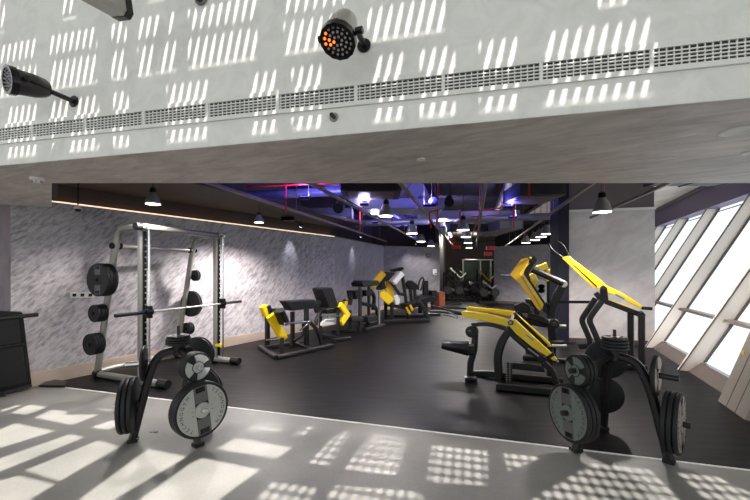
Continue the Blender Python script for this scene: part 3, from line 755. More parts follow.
# machine 6: low yellow lever machine in the middle
r = Rig('seated_lever_machine', 'black machine with two long low yellow lever arms, in front of the others at centre', 'exercise machine', fl(470, 377), fl(561, 390), (440, 290), 4.546)
def arm(rr, name, pts, w, t, mat, off, bev=.12): return rr.bar(name, pts, t, w, mat, off, bev=bev)
ya = r.poly('lever_arm', [(97, 100), (110, 94), (215, 108), (318, 132), (345, 135), (430, 215), (518, 296), (533, 316), (520, 322), (415, 255), (348, 200), (318, 165), (210, 142), (108, 122)], .05, 'yellow', 0, bevel=.008, label='yellow near lever arm')
r.poly('maker_label', [(388, 196), (425, 222), (432, 234), (394, 208)], .056, 'silverlabel', 0, parent=ya, bevel=0)
yb = r.poly('lever_arm', [(120, 82), (132, 75), (318, 92), (338, 97), (420, 170), (500, 240), (505, 258), (490, 258), (400, 190), (330, 122), (225, 100), (125, 92)], .05, 'yellow', .42, bevel=.008, label='yellow far lever arm')
r.tube('handle', [(-40, 72, .0), (30, 88), (98, 106)], .017, 'darkgrey', 0); r.tube('handle', [(20, 112), (78, 128), (80, 120), (40, 100)], .013, 'silver', 0)
r.tube('handle', [(-45, 98, .2), (0, 98, .1), (98, 108, 0)], .022, 'black', 0)
r.tube('handle', [(0, 78, .4), (122, 84, .42)], .02, 'black', .42)
r.disc('pivot', 324, 146, .036, .14, 'darkgrey', 0); r.disc('pivot_cap', 324, 146, .02, .16, 'silver', 0)
r.bar('pivot_link', [(320, 140), (322, 190), (345, 215), (475, 325)], .06, .09, 'black', .03)
r.bar('link_detail', [(345, 208), (400, 258)], .07, .03, 'darkgrey', .02); r.bar('link_detail', [(400, 262), (450, 300)], .07, .02, 'silver', .02)
r.bar('far_link', [(330, 110), (420, 200), (480, 260)], .06, .1, 'black', .4)
r.tube('lever_tip', [(520, 312), (538, 328)], .018, 'silver', 0); r.bar('lever_clamp', [(498, 292), (508, 304)], .07, .1, 'black', 0)
r.tube('pivot_axle', [(324, 146, 0), (332, 112, .42)], .022, 'silver')
r.bar('main_post', [(330, 170), (290, 215), (262, 290), (268, 432)], .09, .11, 'charcoal', .1, fil=.15)
r.bar('top_tube', [(145, 158), (225, 152), (305, 178)], .06, .06, 'charcoal', .1, fil=.15)
r.disc('roller', 145, 188, .088, .12, 'black', .08); r.disc('roller_cap', 140, 188, .03, .15, 'darkgrey', .08)
r.bar('seat_post', [(160, 200), (155, 280), (138, 330), (138, 395)], .08, .09, 'charcoal', .12, fil=.1)
mb = MB(); mb.cyl(r.at(8, 250, .05), r.at(130, 264, .15), .062, .12, k=20); mb.build('thigh_roller', 'pad', r.root, r.p0)
r.bar('roller_bracket', [(125, 268), (160, 268)], .16, .17, 'black', .12)
r.bar('lower_beam', [(140, 378), (270, 384)], .08, .09, 'charcoal', .12)
r.bar('mid_beam', [(315, 342), (475, 358)], .08, .09, 'charcoal', .2)
r.bar('front_strut', [(470, 330), (515, 370), (535, 450)], .07, .08, 'charcoal', .02, fil=.2)
r.bar('adjuster_plate', [(316, 330), (312, 425)], .03, .08, 'darkgrey', .0)
for k in range(9):
    for dx in (-9, 6): p = r.at(312+dx, 338+k*10, -.018); MB().cyl(p, p-r.n*.006, .009, k=8).build('adjuster_hole', 'silver', r.root, r.p0)
r.floorbar('base_beam', (255, 438), (540, 466), .1, .08, 'charcoal')
r.floorbar('base_beam', (112, 402), (165, 404), .11, .05, 'charcoal')
r.floorbar('base_beam', (262, 385), (560, 415), .09, .08, 'charcoal')
r.down('rear_post', 500, 255, .42, .08, 'charcoal')
# plate carried by machine 6 is hidden; machine 7: bent yellow arm machine
r = Rig('lever_press_machine', 'black lever press with upright bent yellow arm, just left of the navy column', 'exercise machine', fl(527, 357), fl(575, 361), (500, 235), 4.35)
yc = r.poly('lever_arm', [(42, 172), (92, 104), (118, 100), (128, 108), (108, 140), (88, 168), (120, 225), (182, 322), (172, 330), (160, 318), (95, 225)], .05, 'yellow2', 0, bevel=.008)
r.poly('arm_edge', [(125, 105), (140, 112), (112, 142), (100, 165), (190, 300), (183, 322), (88, 168)], .07, 'yellow', .05, bevel=.005)
r.poly('arm_frame', [(122, 118), (150, 128), (125, 165), (135, 200), (200, 300), (215, 345), (190, 335), (105, 195), (104, 160)], .12, 'black', .18, bevel=.01)
r.tube('peg', [(5, 173), (50, 177)], .018, 'chrome', -.03)
r.poly('arm_head', [(120, 100), (150, 92), (162, 110), (150, 128), (125, 122)], .2, 'black', .1, bevel=.01); r.disc('yellow_cap', 133, 99, .022, .12, 'yellow', -.05)
r.bar('long_pad', [(140, 150), (275, 210)], .2, .11, 'pad', -.05, bev=.3)
r.disc('pad_end', 277, 213, .06, .08, 'silver', -.05)
r.bar('main_post', [(285, 200), (230, 300), (222, 380), (230, 470)], .1, .14, 'black', .15, fil=.2)
r.disc('pivot', 235, 385, .085, .2, 'black', .0); r.disc('pivot_cap', 235, 385, .04, .22, 'darkgrey', .0)
r.bar('seat_frame', [(120, 350), (170, 365), (235, 385)], .12, .12, 'black', .1, fil=.1)
r.bar('cross_tube', [(75, 335), (130, 385), (230, 395)], .08, .08, 'black', .25, fil=.15)
r.tube('plate_peg', [(235, 397, .05), (288, 397, .05)], .033, 'silver'); r.tube('plate_peg', [(225, 482, .05), (290, 483, .05)], .033, 'silver')
r.poly('seat', [(60, 305), (100, 290), (130, 305), (135, 335), (70, 335)], .35, 'pad', .5, bevel=.02)
r.down('post', 230, 455, .15, .1, 'black'); r.down('post', 130, 330, .4, .09, 'black'); r.bar('low_beam', [(130, 470), (280, 470)], .1, .1, 'black', .1)
r.floorbar('base_beam', (100, 530), (330, 550), .1, .08, 'black'); r.floorbar('base_beam', (120, 505), (240, 540), .1, .08, 'black')
# machine behind it seen in pieces
r = Rig('chest_press_machine', 'yellow and silver press machine half hidden behind the bent yellow arm', 'exercise machine', fl(540, 322), fl(572, 322), (500, 235), 4.35)
r.bar('lever_arm', [(135, 170), (150, 200), (150, 235)], .1, .22, 'yellow', .2); r.bar('lever_arm', [(160, 150), (205, 132)], .1, .2, 'yellow', .2)
r.bar('lever_arm', [(205, 165), (248, 150)], .1, .2, 'yellow', .2); r.bar('lever_arm', [(200, 195), (245, 175), (250, 210)], .1, .12, 'yellow', .0)
mb = MB()
for k in range(3): c = r.at(178, 215+k*18, 0); mb.lathe([(.07, -.03), (.14, -.03), (.14, .03), (.07, .03)], Matrix.Translation(c) @ (-r.n).to_track_quat('Z', 'Y').to_matrix().to_4x4(), 20)
mb.build('guard_ring', 'silver', r.root, r.p0)
r.down('post', 215, 180, .3, .14, 'black'); r.down('post', 160, 240, .3, .14, 'black'); r.bar('cross_beam', [(130, 300), (250, 300)], .1, .1, 'black', .3)
r.poly('seat', [(120, 280), (170, 275), (180, 300), (130, 310)], .5, 'pad', .3, bevel=.02)
r.floorbar('base_beam', (140, 378), (250, 378), .14, .1, 'black')

# machine 8: tall yellow pull-down arm at the pier
r = Rig('pulldown_machine', 'black pulldown machine with one long sloping yellow arm before the pale pier', 'exercise machine', fl(580, 362), fl(645, 368), (550, 230), 4.17)
yd = r.poly('lever_arm', [(58, 112), (78, 108), (205, 205), (235, 232), (300, 262), (385, 316), (390, 327), (375, 328), (290, 280), (212, 252), (190, 240), (120, 180)], .05, 'yellow', 0, bevel=.008)
r.poly('maker_label', [(272, 264), (310, 283), (308, 291), (270, 272)], .056, 'silverlabel', 0, parent=yd, bevel=0)
r.poly('lever_edge', [(50, 118), (60, 112), (190, 240), (180, 242)], .04, 'yellow', -.05, bevel=.004)
r.poly('lever_edge', [(235, 285), (345, 325), (345, 335), (240, 295)], .04, 'yellow', .1, bevel=.004)
r.bar('lever_slot', [(72, 122), (195, 236)], .07, .02, 'black', -.01)
r.tube('handle', [(58, 118), (10, 85), (-5, 60), (0, 52)], .016, 'black', -.05, fil=.1); r.tube('handle', [(80, 108), (55, 60), (20, 42), (2, 52)], .016, 'black', .2, fil=.15)
r.poly('pivot_housing', [(208, 238), (220, 228), (236, 240), (242, 290), (225, 305), (208, 280)], .12, 'black', 0); r.disc('pivot', 221, 240, .035, .16, 'darkgrey', 0)
r.bar('lower_link', [(190, 262), (215, 292), (385, 356)], .07, .085, 'black', -.02)
r.bar('arm_tip', [(380, 325), (425, 328)], .08, .05, 'black', 0)
r.bar('curved_post', [(190, 285), (150, 345), (130, 375), (165, 455)], .07, .09, 'charcoal', .1, fil=.12)
r.bar('curved_post', [(218, 295), (180, 345), (162, 375), (200, 460)], .07, .09, 'charcoal', -.1, fil=.12)
r.bar('long_bar', [(15, 300), (190, 300)], .06, .05, 'black', .2)
r.down('rear_leg', 336, 345, .1, .09, 'charcoal'); r.down('rear_leg', 382, 355, -.08, .09, 'charcoal')
r.down('post', 165, 450, .1, .08, 'charcoal'); r.down('post', 200, 455, -.1, .08, 'charcoal')
r.bar('side_brace', [(370, 345), (384, 360)], .2, .1, 'black', 0)
r.floorbar('base_beam', (130, 560), (400, 575), .1, .08, 'charcoal'); r.floorbar('base_beam', (150, 540), (380, 545), .1, .08, 'charcoal')
r.poly('seat', [(110, 470), (200, 460), (215, 480), (120, 490)], .4, 'pad', .3, bevel=.02)

# black casing machine at the left edge
r = Rig('bench_machine', 'black slab-sided machine with grey tube handle cut by the left edge of the photo', 'exercise machine', fl(-18, 397), fl(32, 389), (0, 300), 4.55)
r.poly('side_panel', [(-120, 52), (0, 50), (95, 52), (105, 64), (145, 388), (0, 428), (-120, 450)], .10, 'blackgloss', .0, bevel=.01)
r.poly('panel_inset', [(-110, 75), (90, 72), (102, 195), (-110, 225)], .03, 'black', -.06, bevel=.01)
r.poly('panel_inset', [(-110, 232), (105, 205), (135, 375), (-110, 420)], .03, 'black', -.06, bevel=.01)
r.tube('tube_handle', [(-120, 88), (0, 84), (175, 66)], .028, 'darkgrey', -.10, k=14)
r.bar('foot_rail', [(-120, 440), (0, 428), (145, 386)], .1, .05, 'darkgrey', -.02)
r.tube('cross_rail', [(-100, 225), (0, 217), (108, 198)], .014, 'darkgrey', -.08)
r.poly('pedal', [(-40, 440), (20, 425), (35, 440), (0, 455), (-40, 460)], .12, 'black', -.12)
r = Rig('floor_tray', 'low black wedge tray lying at the foot of the left wall', 'tray', fl(38, 388), fl(66, 384), (0, 300), 4.55)
q = [fl(38.5, 387.5), fl(65, 388), fl(66.5, 383), fl(50, 381)]
mb = MB(); mb.prism([p+V((0, 0, .004)) for p in q], (0, 0, .03)); mb.build('tray_base', 'black', r.root, r.p0, bevel=.006)

# ------------------------------------------------------------------ things on and above the opening
def fpx(px, py, out=0.):
    k = (px-375)/F; o = V((0, 2.31, 0))-N*out; t = (k*o.y-o.x)/(E.x-k*E.y); p = o+E*t
    return V((p.x, p.y, H+(HY-py)/F*p.y))
def par_can(name, c, aim, arm_to, rad, L, body, lit, label, n_rings=3):
    r = root('stage_light', c, label, 'stage light'); z = unit(aim)
    m = Matrix.Translation(V(c)) @ z.to_track_quat('Z', 'Y').to_matrix().to_4x4()
    mb = MB(); mb.lathe([(0, -L), (rad*.55, -L), (rad*.74, -L*.9), (rad*.9, -L*.62), (rad*.95, -L*.3), (rad, -L*.12), (rad, -.01), (rad*.94, -.006), (0, -.006)], m, 28); mb.build('housing', body, r, c)
    mb = MB(); mb.lathe([(rad*.9, -.03), (rad*1.1, -.03), (rad*1.1, .012), (rad*.9, .012), (rad*.88, -.004), (rad*.88, -.03)], m, 14); mb.build('front_ring', 'blackgloss', r, c)
    mb = MB(); mb.lathe([(0, -.005), (rad*.9, -.005), (rad*.9, .0), (0, .0)], m, 24); mb.build('face', 'blackgloss', r, c)
    idx = 0
    for k, cnt in enumerate((6, 12, 16)):
        rr = rad*(.26+.27*k)
        for j in range(cnt):
            a = 2*PI*j/cnt+.2*k; p = m @ V((rr*math.cos(a), rr*math.sin(a), .002))
            mb = MB(); mb.ball(p, rad*.085); mb.build('led_lens', 'orange_on' if (k, j) in lit else 'lens', r, c, label='lit orange lens' if (k, j) in lit else None)
    x = m.to_3x3() @ V((1, 0, 0)); y = m.to_3x3() @ V((0, 1, 0)); back = -z*L*.45
    # yoke
    side = z.cross(V((0, 0, 1))).normalized(); p0 = V(c)+back*.6+side*rad*1.12; p1 = V(c)+back*.6-side*rad*1.12
    end = V(arm_to)
    mb = MB(); mb.bar(fillet([p0, p0.lerp(end, .55)+side*.02, end, p1.lerp(end, .55)-side*.02, p1], .03, 4), .008, .03, V((0, 0, 1))); mb.build('yoke', 'black', r, c)
    for q, sg in ((p0, 1), (p1, -1)): MB().cyl(q-side*sg*.01, q+side*sg*.03, .02, k=10).build('knob', 'black', r, c)
    d = -unit(N); mb = MB(); w_ = end+N*((V((0, 2.31, 0))-V((end.x, end.y, 0))).dot(N)); mb.cyl(end, w_, .018, k=10); mb.cyl(w_-N*.012, w_, .045, k=16); mb.build('mount', 'black', r, c)
    return r
c = fpx(338, 41, .36)
par_can('p', c, V((-.16, -.46, -.82)), fpx(358, 32, .14), .09, .22, 'silver', {(2, 5), (2, 6), (2, 7), (1, 5), (1, 6), (0, 3)}, 'silver round stage light with six lit orange lenses fixed to the pale wall')
c = fpx(9, 80, .36)
par_can('p', c, V((-.5, -.85, -.12)), fpx(52, 92, .16), .088, .22, 'darkgrey', set(), 'dark round stage light turned left at the left edge of the pale wall')
# surveillance camera box at the top edge
r = root('surveillance_camera', fpx(100, 0, .45), 'beige box surveillance camera with black front at the top edge', 'camera'); c = V(r.location)
a, b = fpx(58, -30, .78), fpx(117, 5, .42); ax = unit(b-a)
mb = MB(); mb.bar([a, b], .13, .13, V((0, 0, 1)), bev=.2); mb.build('housing', 'silver', r, c)
mb = MB(); mb.bar([b-ax*.005, b+ax*.045], .136, .136, V((0, 0, 1)), bev=.2); mb.build('front_bezel', 'blackgloss', r, c)
mb = MB(); q = b-ax*.12; mb.tube([q+V((0, 0, .04)), q+V((0, 0, .5)), q+V((0, 0, .5))+N*((V((0, 2.31, 0))-q).dot(N))], .015, fil=.03); mb.build('bracket', 'black', r, c)
q = fpx(200, -3, .02); r = root('dark_dome', q, 'small dark dome fitting cut by the top edge of the pale wall', 'dome fitting')
mb = MB(); mb.ball(q, .035); mb.build('dome', 'smoked', r, q); mb = MB(); mb.cyl(q, q+N*.018, .05); mb.build('mount_ring', 'panel', r, q)
# wall sprinkler
t_ = None
for k in range(2000):
    tt = -6+k*.006; p = fas(tt, 0)
    if (p.x/p.y*F+375) > 333.5: t_ = tt; break
zz = H+(HY-117.5)/F*fas(t_, 0).y
q = fas(t_, zz); r = root('wall_nozzle', q, 'small round grey nozzle set in the pale wall below the air grille', 'nozzle')
mb = MB(); mb.cyl(q, q-N*.008, .03); mb.build('rosette', 'silver', r, q); mb = MB(); mb.cyl(q-N*.008, q-N*.05, .014); mb.build('nozzle_tip', 'darkgrey', r, q)
# soffit fittings
def onz(px, py, z): Y = (z-H)*F/(HY-py); return V(((px-375)/F*Y, Y, z))
q = onz(37, 178, ZS); r = root('smoke_detector', q, 'white smoke detector under the soffit at the left', 'smoke detector')
mb = MB(); mb.lathe([(.056, 0), (.056, -.012), (.05, -.022), (.034, -.026), (.03, -.045), (0, -.048)], Matrix.Translation(q), 24); mb.build('body', 'whiteplastic', r, q)
for k in range(6): a = k*PI/3; MB().box(q+V((.034*math.cos(a), .034*math.sin(a), -.036)), (.012, .005, .012), Matrix.Rotation(a, 3, 'Z')).build('vent_slot', 'ductdark', r, q)
for (px, py, rr, lab, mt) in ((421, 159, .034, 'small white round downlight in the middle of the soffit', 'white'), (735, 131, .08, 'large recessed downlight in the soffit at the right edge', 'white'), (752, 152, .06, 'recessed downlight cut by the right edge, behind the larger one', 'white')):
    q = onz(px, py, ZS); r = root('downlight', q, lab, 'downlight', 'downlights in the soffit')
    mb = MB(); mb.lathe([(rr*.72, -.001), (rr, -.001), (rr*.98, -.008), (rr*.8, -.010), (rr*.72, -.004)], Matrix.Translation(q), 28); mb.build('trim_ring', mt, r, q)
    mb = MB(); mb.lathe([(0, -.0005), (rr*.75, -.0005), (rr*.75, -.003), (0, -.003)], Matrix.Translation(q), 24); mb.build('lens', 'whiteplastic' if rr < .05 else 'darkgrey', r, q)
# dome camera above the left wall
q = onz(78, 208, 2.46); r = root('dome_camera', q, 'white dome camera hanging on a stem above the left plaster wall', 'camera')
mb = MB(); mb.cyl(q+V((0, 0, .03)), V((q.x, q.y, 2.86)), .008); mb.build('stem', 'black', r, q)
mb = MB(); mb.lathe([(0, .03), (.04, .03), (.052, .0), (.052, -.015), (0, -.015)], Matrix.Translation(q), 24); mb.build('housing', 'whiteplastic', r, q)
mb = MB(); mb.lathe([(.038, -.015), (.034, -.035), (.018, -.05), (0, -.053)], Matrix.Translation(q), 20); mb.build('dome', 'smoked', r, q)
# sockets on the left wall
def onwall(px, py, a=wa, d=dl, n=nl):
    k = (px-375)/F; s = (k*a.y-a.x)/(d.x-k*d.y); p = a+d*s; return V((p.x, p.y, H+(HY-py)/F*p.y))
for i, px in enumerate((74, 82, 90)):
    q = onwall(px, 295); r = root('wall_socket', q, ['leftmost', 'middle', 'rightmost, half hidden'][i]+' of the three white sockets on the left plaster wall', 'socket', 'sockets on the left wall')
    R = Matrix.Rotation(math.atan2(dl.y, dl.x), 3, 'Z')
    mb = MB(); mb.box(q-nl*.006, (.10, .012, .085), R); mb.build('plate', 'whiteplastic', r, q, bevel=.003)
    mb = MB(); mb.box(q-nl*.013, (.045, .006, .045), R); mb.build('insert', 'black', r, q)
# white wall box and small sign on the far wall
wd3 = (V((*D_, 0))-wc).normalized(); n3 = V((-wd3.y, wd3.x, 0))
q = onwall(434, 272, wc, wd3, n3); R = Matrix.Rotation(math.atan2(wd3.y, wd3.x), 3, 'Z')
r = root('wall_dispenser', q, 'white box fixed near the end of the far grey wall', 'dispenser')
mb = MB(); mb.box(q-n3*.06, (.16, .12, .26), R); mb.build('case', 'whiteplastic', r, q, bevel=.015); mb = MB(); mb.box(q-n3*.122-V((0, 0, .07)), (.1, .006, .03), R); mb.build('slot', 'darkgrey', r, q)
q = onwall(428, 255.5, wc, wd3, n3); r = root('wall_sign', q, 'small dark sign box high on the far grey wall', 'sign')
mb = MB(); mb.box(q-n3*.03, (.22, .06, .17), R); mb.build('case', 'ductdark', r, q, bevel=.006); mb = MB(); mb.box(q-n3*.062, (.16, .004, .07), R); mb.build('face', 'screen', r, q)
q = onwall(436, 300, wc, wd3, n3); q.z = 0; q -= n3*.25; r = root('wooden_cabinet', q, 'red-brown wooden cabinet at the foot of the far grey wall', 'cabinet')
mb = MB(); mb.box(q+V((0, 0, .33)), (.3, .4, .66), R); mb.build('body', 'wood', r, q, bevel=.008); mb = MB(); mb.box(q-n3*.205+V((0, 0, .33)), (.26, .012, .58), R); dd = mb.build('door', 'wood', r, q, bevel=.004)
mb = MB(); mb.box(q-n3*.22+wd3*.09+V((0, 0, .38)), (.015, .02, .12), R); mb.build('handle', 'silver', dd, q)

# ------------------------------------------------------------------ ceiling channels, ducts, pipes
for i, X in enumerate((-2.15, -.86, .30, 1.40, 2.78, 3.76)):
    s = V((X, 4.68, 2.7)); L = 13.2 if i < 5 else 3.35
    if i == 0: L = 10.2
    if i in (1,): L = 11.2
    s = s-D*.7; r = root('ceiling_channel', s, 'grey strut channel under the dark ceiling, %s from the left' % ['first', 'second', 'third', 'fourth', 'fifth', 'sixth and shortest'][i], 'ceiling channel', 'strut channels below the ceiling')
    mb = MB(); mb.bar([s+V((0, 0, .02)), s+D*(L+.7)+V((0, 0, .02))], .045, .05, V((0, 0, 1))); mb.build('channel', 'rail', r, s)
    k = 1.0
    while k < L: 
        mb = MB(); mb.cyl(s+D*k+V((0, 0, .04)), V(((s+D*k).x, (s+D*k).y, 3.7)), .006, k=6); mb.build('hanger_rod', 'rail', r, s); k += 2.2
def ductbox(px0, px1, py, Y, z0, z1, dep, label, mat='duct', cat='duct', name='air_duct', ribs=True):
    x0, x1 = (px0-375)/F*Y, (px1-375)/F*Y; c = V(((x0+x1)/2, Y+dep/2, (z0+z1)/2)); r = root(name, c, label, cat)
    mb = MB(); mb.box(c, (x1-x0, dep, z1-z0)); mb.build('casing', mat, r, c, bevel=.02)
    if ribs:
        n = max(2, int((x1-x0)/.5))
        for k in range(n+1): mb = MB(); mb.box((x0+(x1-x0)*k/n*.98+.01, c.y, c.z), (.03, dep+.03, z1-z0+.03)); mb.build('flange', mat, r, c)
    return r
ductbox(362, 444, 200, 8.2, 2.96, 3.2, .9, 'wide violet-lit duct crossing above the third channel')
r = ductbox(340, 402, 190, 6.2, 2.93, 3.2, .8, 'black fan coil unit with louvred underside above the second pendant lamp', 'ductdark', 'air conditioner', 'fan_coil_unit', False)
mb = MB()
for k in range(7): mb.box((r.location.x, 6.28+k*.1, 2.922), (.8, .03, .012))
mb.build('louvre', 'rail', r, r.location)
ductbox(306, 352, 215, 9.5, 2.96, 3.2, .8, 'blue-lit duct box left of the second channel')
ductbox(420, 520, 205, 9.9, 2.98, 3.2, .6, 'blue-lit duct crossing beyond the violet duct')
r = ductbox(520, 566, 190, 6.6, 2.93, 3.19, .9, 'black air handling box beside the navy column', 'ductdark', 'air conditioner', 'fan_coil_unit', False)
mb = MB()
for k in range(8): mb.box((r.location.x, 6.68+k*.1, 2.922), (.7, .03, .012))
mb.build('louvre', 'rail', r, r.location)
ductbox(450, 515, 215, 12.8, 2.96, 3.2, .5, 'dark duct across the middle of the ceiling far back', 'ductdark')
ductbox(500, 522, 222, 11.6, 2.9, 3.2, 2.5, 'pale square diffuser duct above the far pale partition', 'duct')
ductbox(664, 740, 190, 6.8, 3.25, 3.5, .5, 'dark duct above the leaning windows', 'ductdark')
def longduct(x, y0, y1, z, rad, label, mat='duct'):
    s = V((x, y0, z)); e = s+D*(y1-y0); r = root('round_duct', s, label, 'duct')
    mb = MB(); mb.cyl(s, e, rad, k=24); mb.build('pipe', mat, r, s); n = int((y1-y0)/1.2)
    for k in range(n): p = s.lerp(e, (k+.5)/n); mb = MB(); mb.cyl(p-D*.02, p+D*.02, rad*1.06, k=24); mb.build('band', mat, r, s)
longduct(-1.5, 5.2, 14.5, 3.45, .2, 'round blue-lit duct between the first and second channels')
longduct(.95, 8.5, 20, 3.45, .2, 'round blue-lit duct between the third and fourth channels')
longduct(2.2, 5.0, 18, 3.45, .2, 'round duct between the fourth and fifth channels')
longduct(-.35, 8.5, 14.5, 3.45, .15, 'thin round duct above the second channel')
def crossduct(y, z, rad, xa, xb, label, mat='duct'):
    s = V((xa, y, z)); e = V((xb, y-.25*(xb-xa), z)); r = root('round_duct', s, label, 'duct'); mb = MB(); mb.cyl(s, e, rad, k=20); mb.build('pipe', mat, r, s)
    mb = MB(); mb.cyl(s, s+(e-s)*.01, rad*1.1, k=20); mb.build('band', mat, r, s)
crossduct(7.5, 3.1, .09, -2.6, -.2, 'slim round duct crossing over the second channel')
crossduct(11.5, 3.05, .1, -.6, 1.6, 'slim round duct crossing over the third channel')
crossduct(10.2, 3.0, .09, 2.4, 5.2, 'slim round blue-lit pipe crossing towards the column')
def pipe(pts, rad, label, mat='red', name='sprinkler_pipe'):
    P = [V(p) for p in pts]; mb = MB(); mb.tube(P, rad, 8, fil=.04)
    hi = max(P, key=lambda p: p.z); mb.cyl(V((hi.x, hi.y, hi.z-.01)), V((hi.x, hi.y, 3.7)), rad*.6, k=8); return tag(mb.build(name, mat, origin=P[0]), label, 'pipe', 'red sprinkler pipes')
pipe([at(246, 187, 6.6), at(300, 184.5, 6.6), at(345, 183, 6.8)], .016, 'long thin red sprinkler pipe above the left wall')
pipe([at(286, 183, 6.6), at(286, 212, 6.6)], .014, 'red drop pipe above the left wall')
pipe([at(360, 232, 10), at(360, 205, 10)], .015, 'red drop pipe left of the second channel')
pipe([at(392, 222, 9), at(392, 200, 9)], .014, 'red drop pipe beside the second pendant lamp')
pipe([at(460, 223, 7.6), at(460, 211, 7.6), at(513, 207, 7.6), at(514, 228, 7.6)], .014, 'red pipe loop bridging the ceiling at the centre')
pipe([at(470, 217, 7.9), at(500, 215, 7.9)], .012, 'short red pipe under the loop')
pipe([at(472, 236, 8.4), at(480, 212, 8.4)], .013, 'slanting red pipe near the fourth channel')
pipe([at(529, 183, 6.4), at(529, 198, 6.4)], .018, 'red drop pipe beside the black air box')
pipe([at(431, 228, 7.4), at(429, 212, 7.4), at(438, 210, 7.4), at(436, 228, 7.4)], .014, 'twisted red pipe pair near the third channel')
pipe([at(602, 183, 6.0), at(602, 192, 6.0)], .006, 'thin red cord above the silver pendant lamp')
for k, (px, py, w) in enumerate(((452, 241, .34), (456, 247, .4), (491, 248, .4), (488, 254, .3))):
    q = at(px, py, 17-k*.4); rb = root('hanging_box', q, '', 'hanging box'); MB().box(q, (w, .2, .16)).build('case', 'red', rb, q, bevel=.01); MB().cyl(q, V((q.x, q.y, 3.7)), .012, k=6).build('stem', 'black', rb, q); tag(rb, ['upper left', 'lower left', 'upper right', 'lower right'][k]+' of the red boxes hanging far back in the hall', 'hanging box', 'red boxes far back')

# pendant lamps
def make_pendant():
    r = root('pendant_lamp', (0, 0, 0), 'x', 'pendant lamp', 'pendant lamps')
    mb = MB(); mb.lathe([(.115, 0), (.118, .01), (.105, .07), (.085, .13), (.06, .165), (.055, .19), (0, .19)], k=28); mb.build('shade', 'silver', r)
    mb = MB(); mb.lathe([(0, .19), (.05, .19), (.05, .25), (.03, .27), (0, .27)], k=16); mb.build('ballast', 'black', r)
    mb = MB(); mb.lathe([(0, -.006), (.11, -.006), (.112, .004), (0, .004)], k=28); mb.build('lens', 'lamp_on', r)
    return r
PP = make_pendant(); first = True
pend = [(153, 204, .82, 'pendant lamp above the smith machine', 1), (259, 222.5, .75, 'pendant lamp over the brightly washed left wall', 1), (386, 216, 1.1, 'pendant lamp below the black fan coil unit', 1),
        (412, 233.5, 1.3, 'pendant lamp, nearest of the row over the leg press', 1), (421, 241.5, 1.3, 'pendant lamp, second of the row over the leg press', 0), (431, 246, 1.3, 'pendant lamp, third of the row over the leg press', 1), (436, 248, 1.2, 'pendant lamp, last of the row over the leg press', 0),
        (602, 212, 1.2, 'silver pendant lamp in front of the pale pier', 1), (526, 243, 1.3, 'pendant lamp, farthest left above the pale partition', 1), (535, 240, 1.3, 'pendant lamp, second above the pale partition', 1), (541, 237, 1.3, 'pendant lamp, third above the pale partition', 0), (547, 234, 1.3, 'pendant lamp, nearest the navy column', 0),
        (463, 230, 1.3, 'pendant lamp, nearest of the middle row', 1), (466, 237, 1.3, 'pendant lamp, second of the middle row', 0), (468, 243, 1.3, 'pendant lamp, third of the middle row', 1), (469, 248, 1.3, 'pendant lamp, last of the middle row', 0)]
for (px, py, sc, lab, on) in pend:
    zt = 2.5 if px < 300 else (2.58 if px != 602 else 2.55)
    p = PP if first else copytree(PP); first = False
    q = onz(px, py, zt); p.location = q; p.scale = (sc,)*3; p['label'] = lab
    zc = ((2.86 if px < 300 else 3.6 if px == 602 else 3.7)-zt)/sc; mb = MB(); mb.cyl((0, 0, .26), (0, 0, zc), .006, k=6); mb.build('cord', 'black', p)
    if on: light('lamp_light', 'SPOT', q-V((0, 0, .03)), (110 if px in (412, 431) else 270 if px == 153 else 700 if px == 526 else 420 if px == 602 else 560 if px == 259 else 420), (1, .93, .9), q-V((0, 0, 1)), .1, math.radians(150), .6)

# wall washing track spots
def spot(px, py, target, label, e=60, col=(.78, .82, 1)):
    q = onz(px, py, 2.62) if px != 408 else onz(px, py, 2.62)
    r = root('track_spotlight', q, label, 'spotlight', 'wall washing spotlights'); d = unit(V(target)-q)
    mb = MB(); mb.cyl(q-d*.1, q, .04, k=16); mb.build('head', 'black', r, q); mb = MB(); mb.cyl(q, q+d*.004, .034, k=16); mb.build('lens', 'lamp_cool', r, q)
    mb = MB(); mb.cyl(q-d*.06, V(((q-d*.06).x, (q-d*.06).y, 3.7)), .01, k=8); mb.build('stem', 'black', r, q)
    light('spot_light', 'SPOT', q+d*.03, e, col, target, .02, math.radians(48), .9)
t1_ = onwall(291, 262); q1_ = t1_-nl*.45; 
def spot2(tp, nn, label, e, dist=.4, zq=2.66):
    q = tp+nn*dist; q.z = zq; r = root('track_spotlight', q, label, 'spotlight', 'wall washing spotlights'); tgt = V((tp.x, tp.y, tp.z)); d = unit(tgt-q)
    mb = MB(); mb.cyl(q-d*.1, q, .04, k=16); mb.build('head', 'black', r, q); mb = MB(); mb.cyl(q, q+d*.004, .034, k=16); mb.build('lens', 'lamp_cool', r, q)
    mb = MB(); mb.cyl(q-d*.06, V(((q-d*.06).x, (q-d*.06).y, 3.7)), .01, k=8); mb.build('stem', 'black', r, q)
    light('spot_light', 'SPOT', q+d*.03, e, (.8, .84, 1), tgt, .02, math.radians(46), .9)
spot2(onwall(290, 256), -nl, 'black spotlight washing the end of the brushed left wall', 26, .35)
spot2(onwall(352, 258, wb, (wc-wb).normalized(), n2), -n2, 'black spotlight washing the plain wall beyond the corner', 18, .3)
spot2(onwall(408, 262, wc, wd3, n3), -n3, 'black spotlight washing the far grey wall', 22, .6)
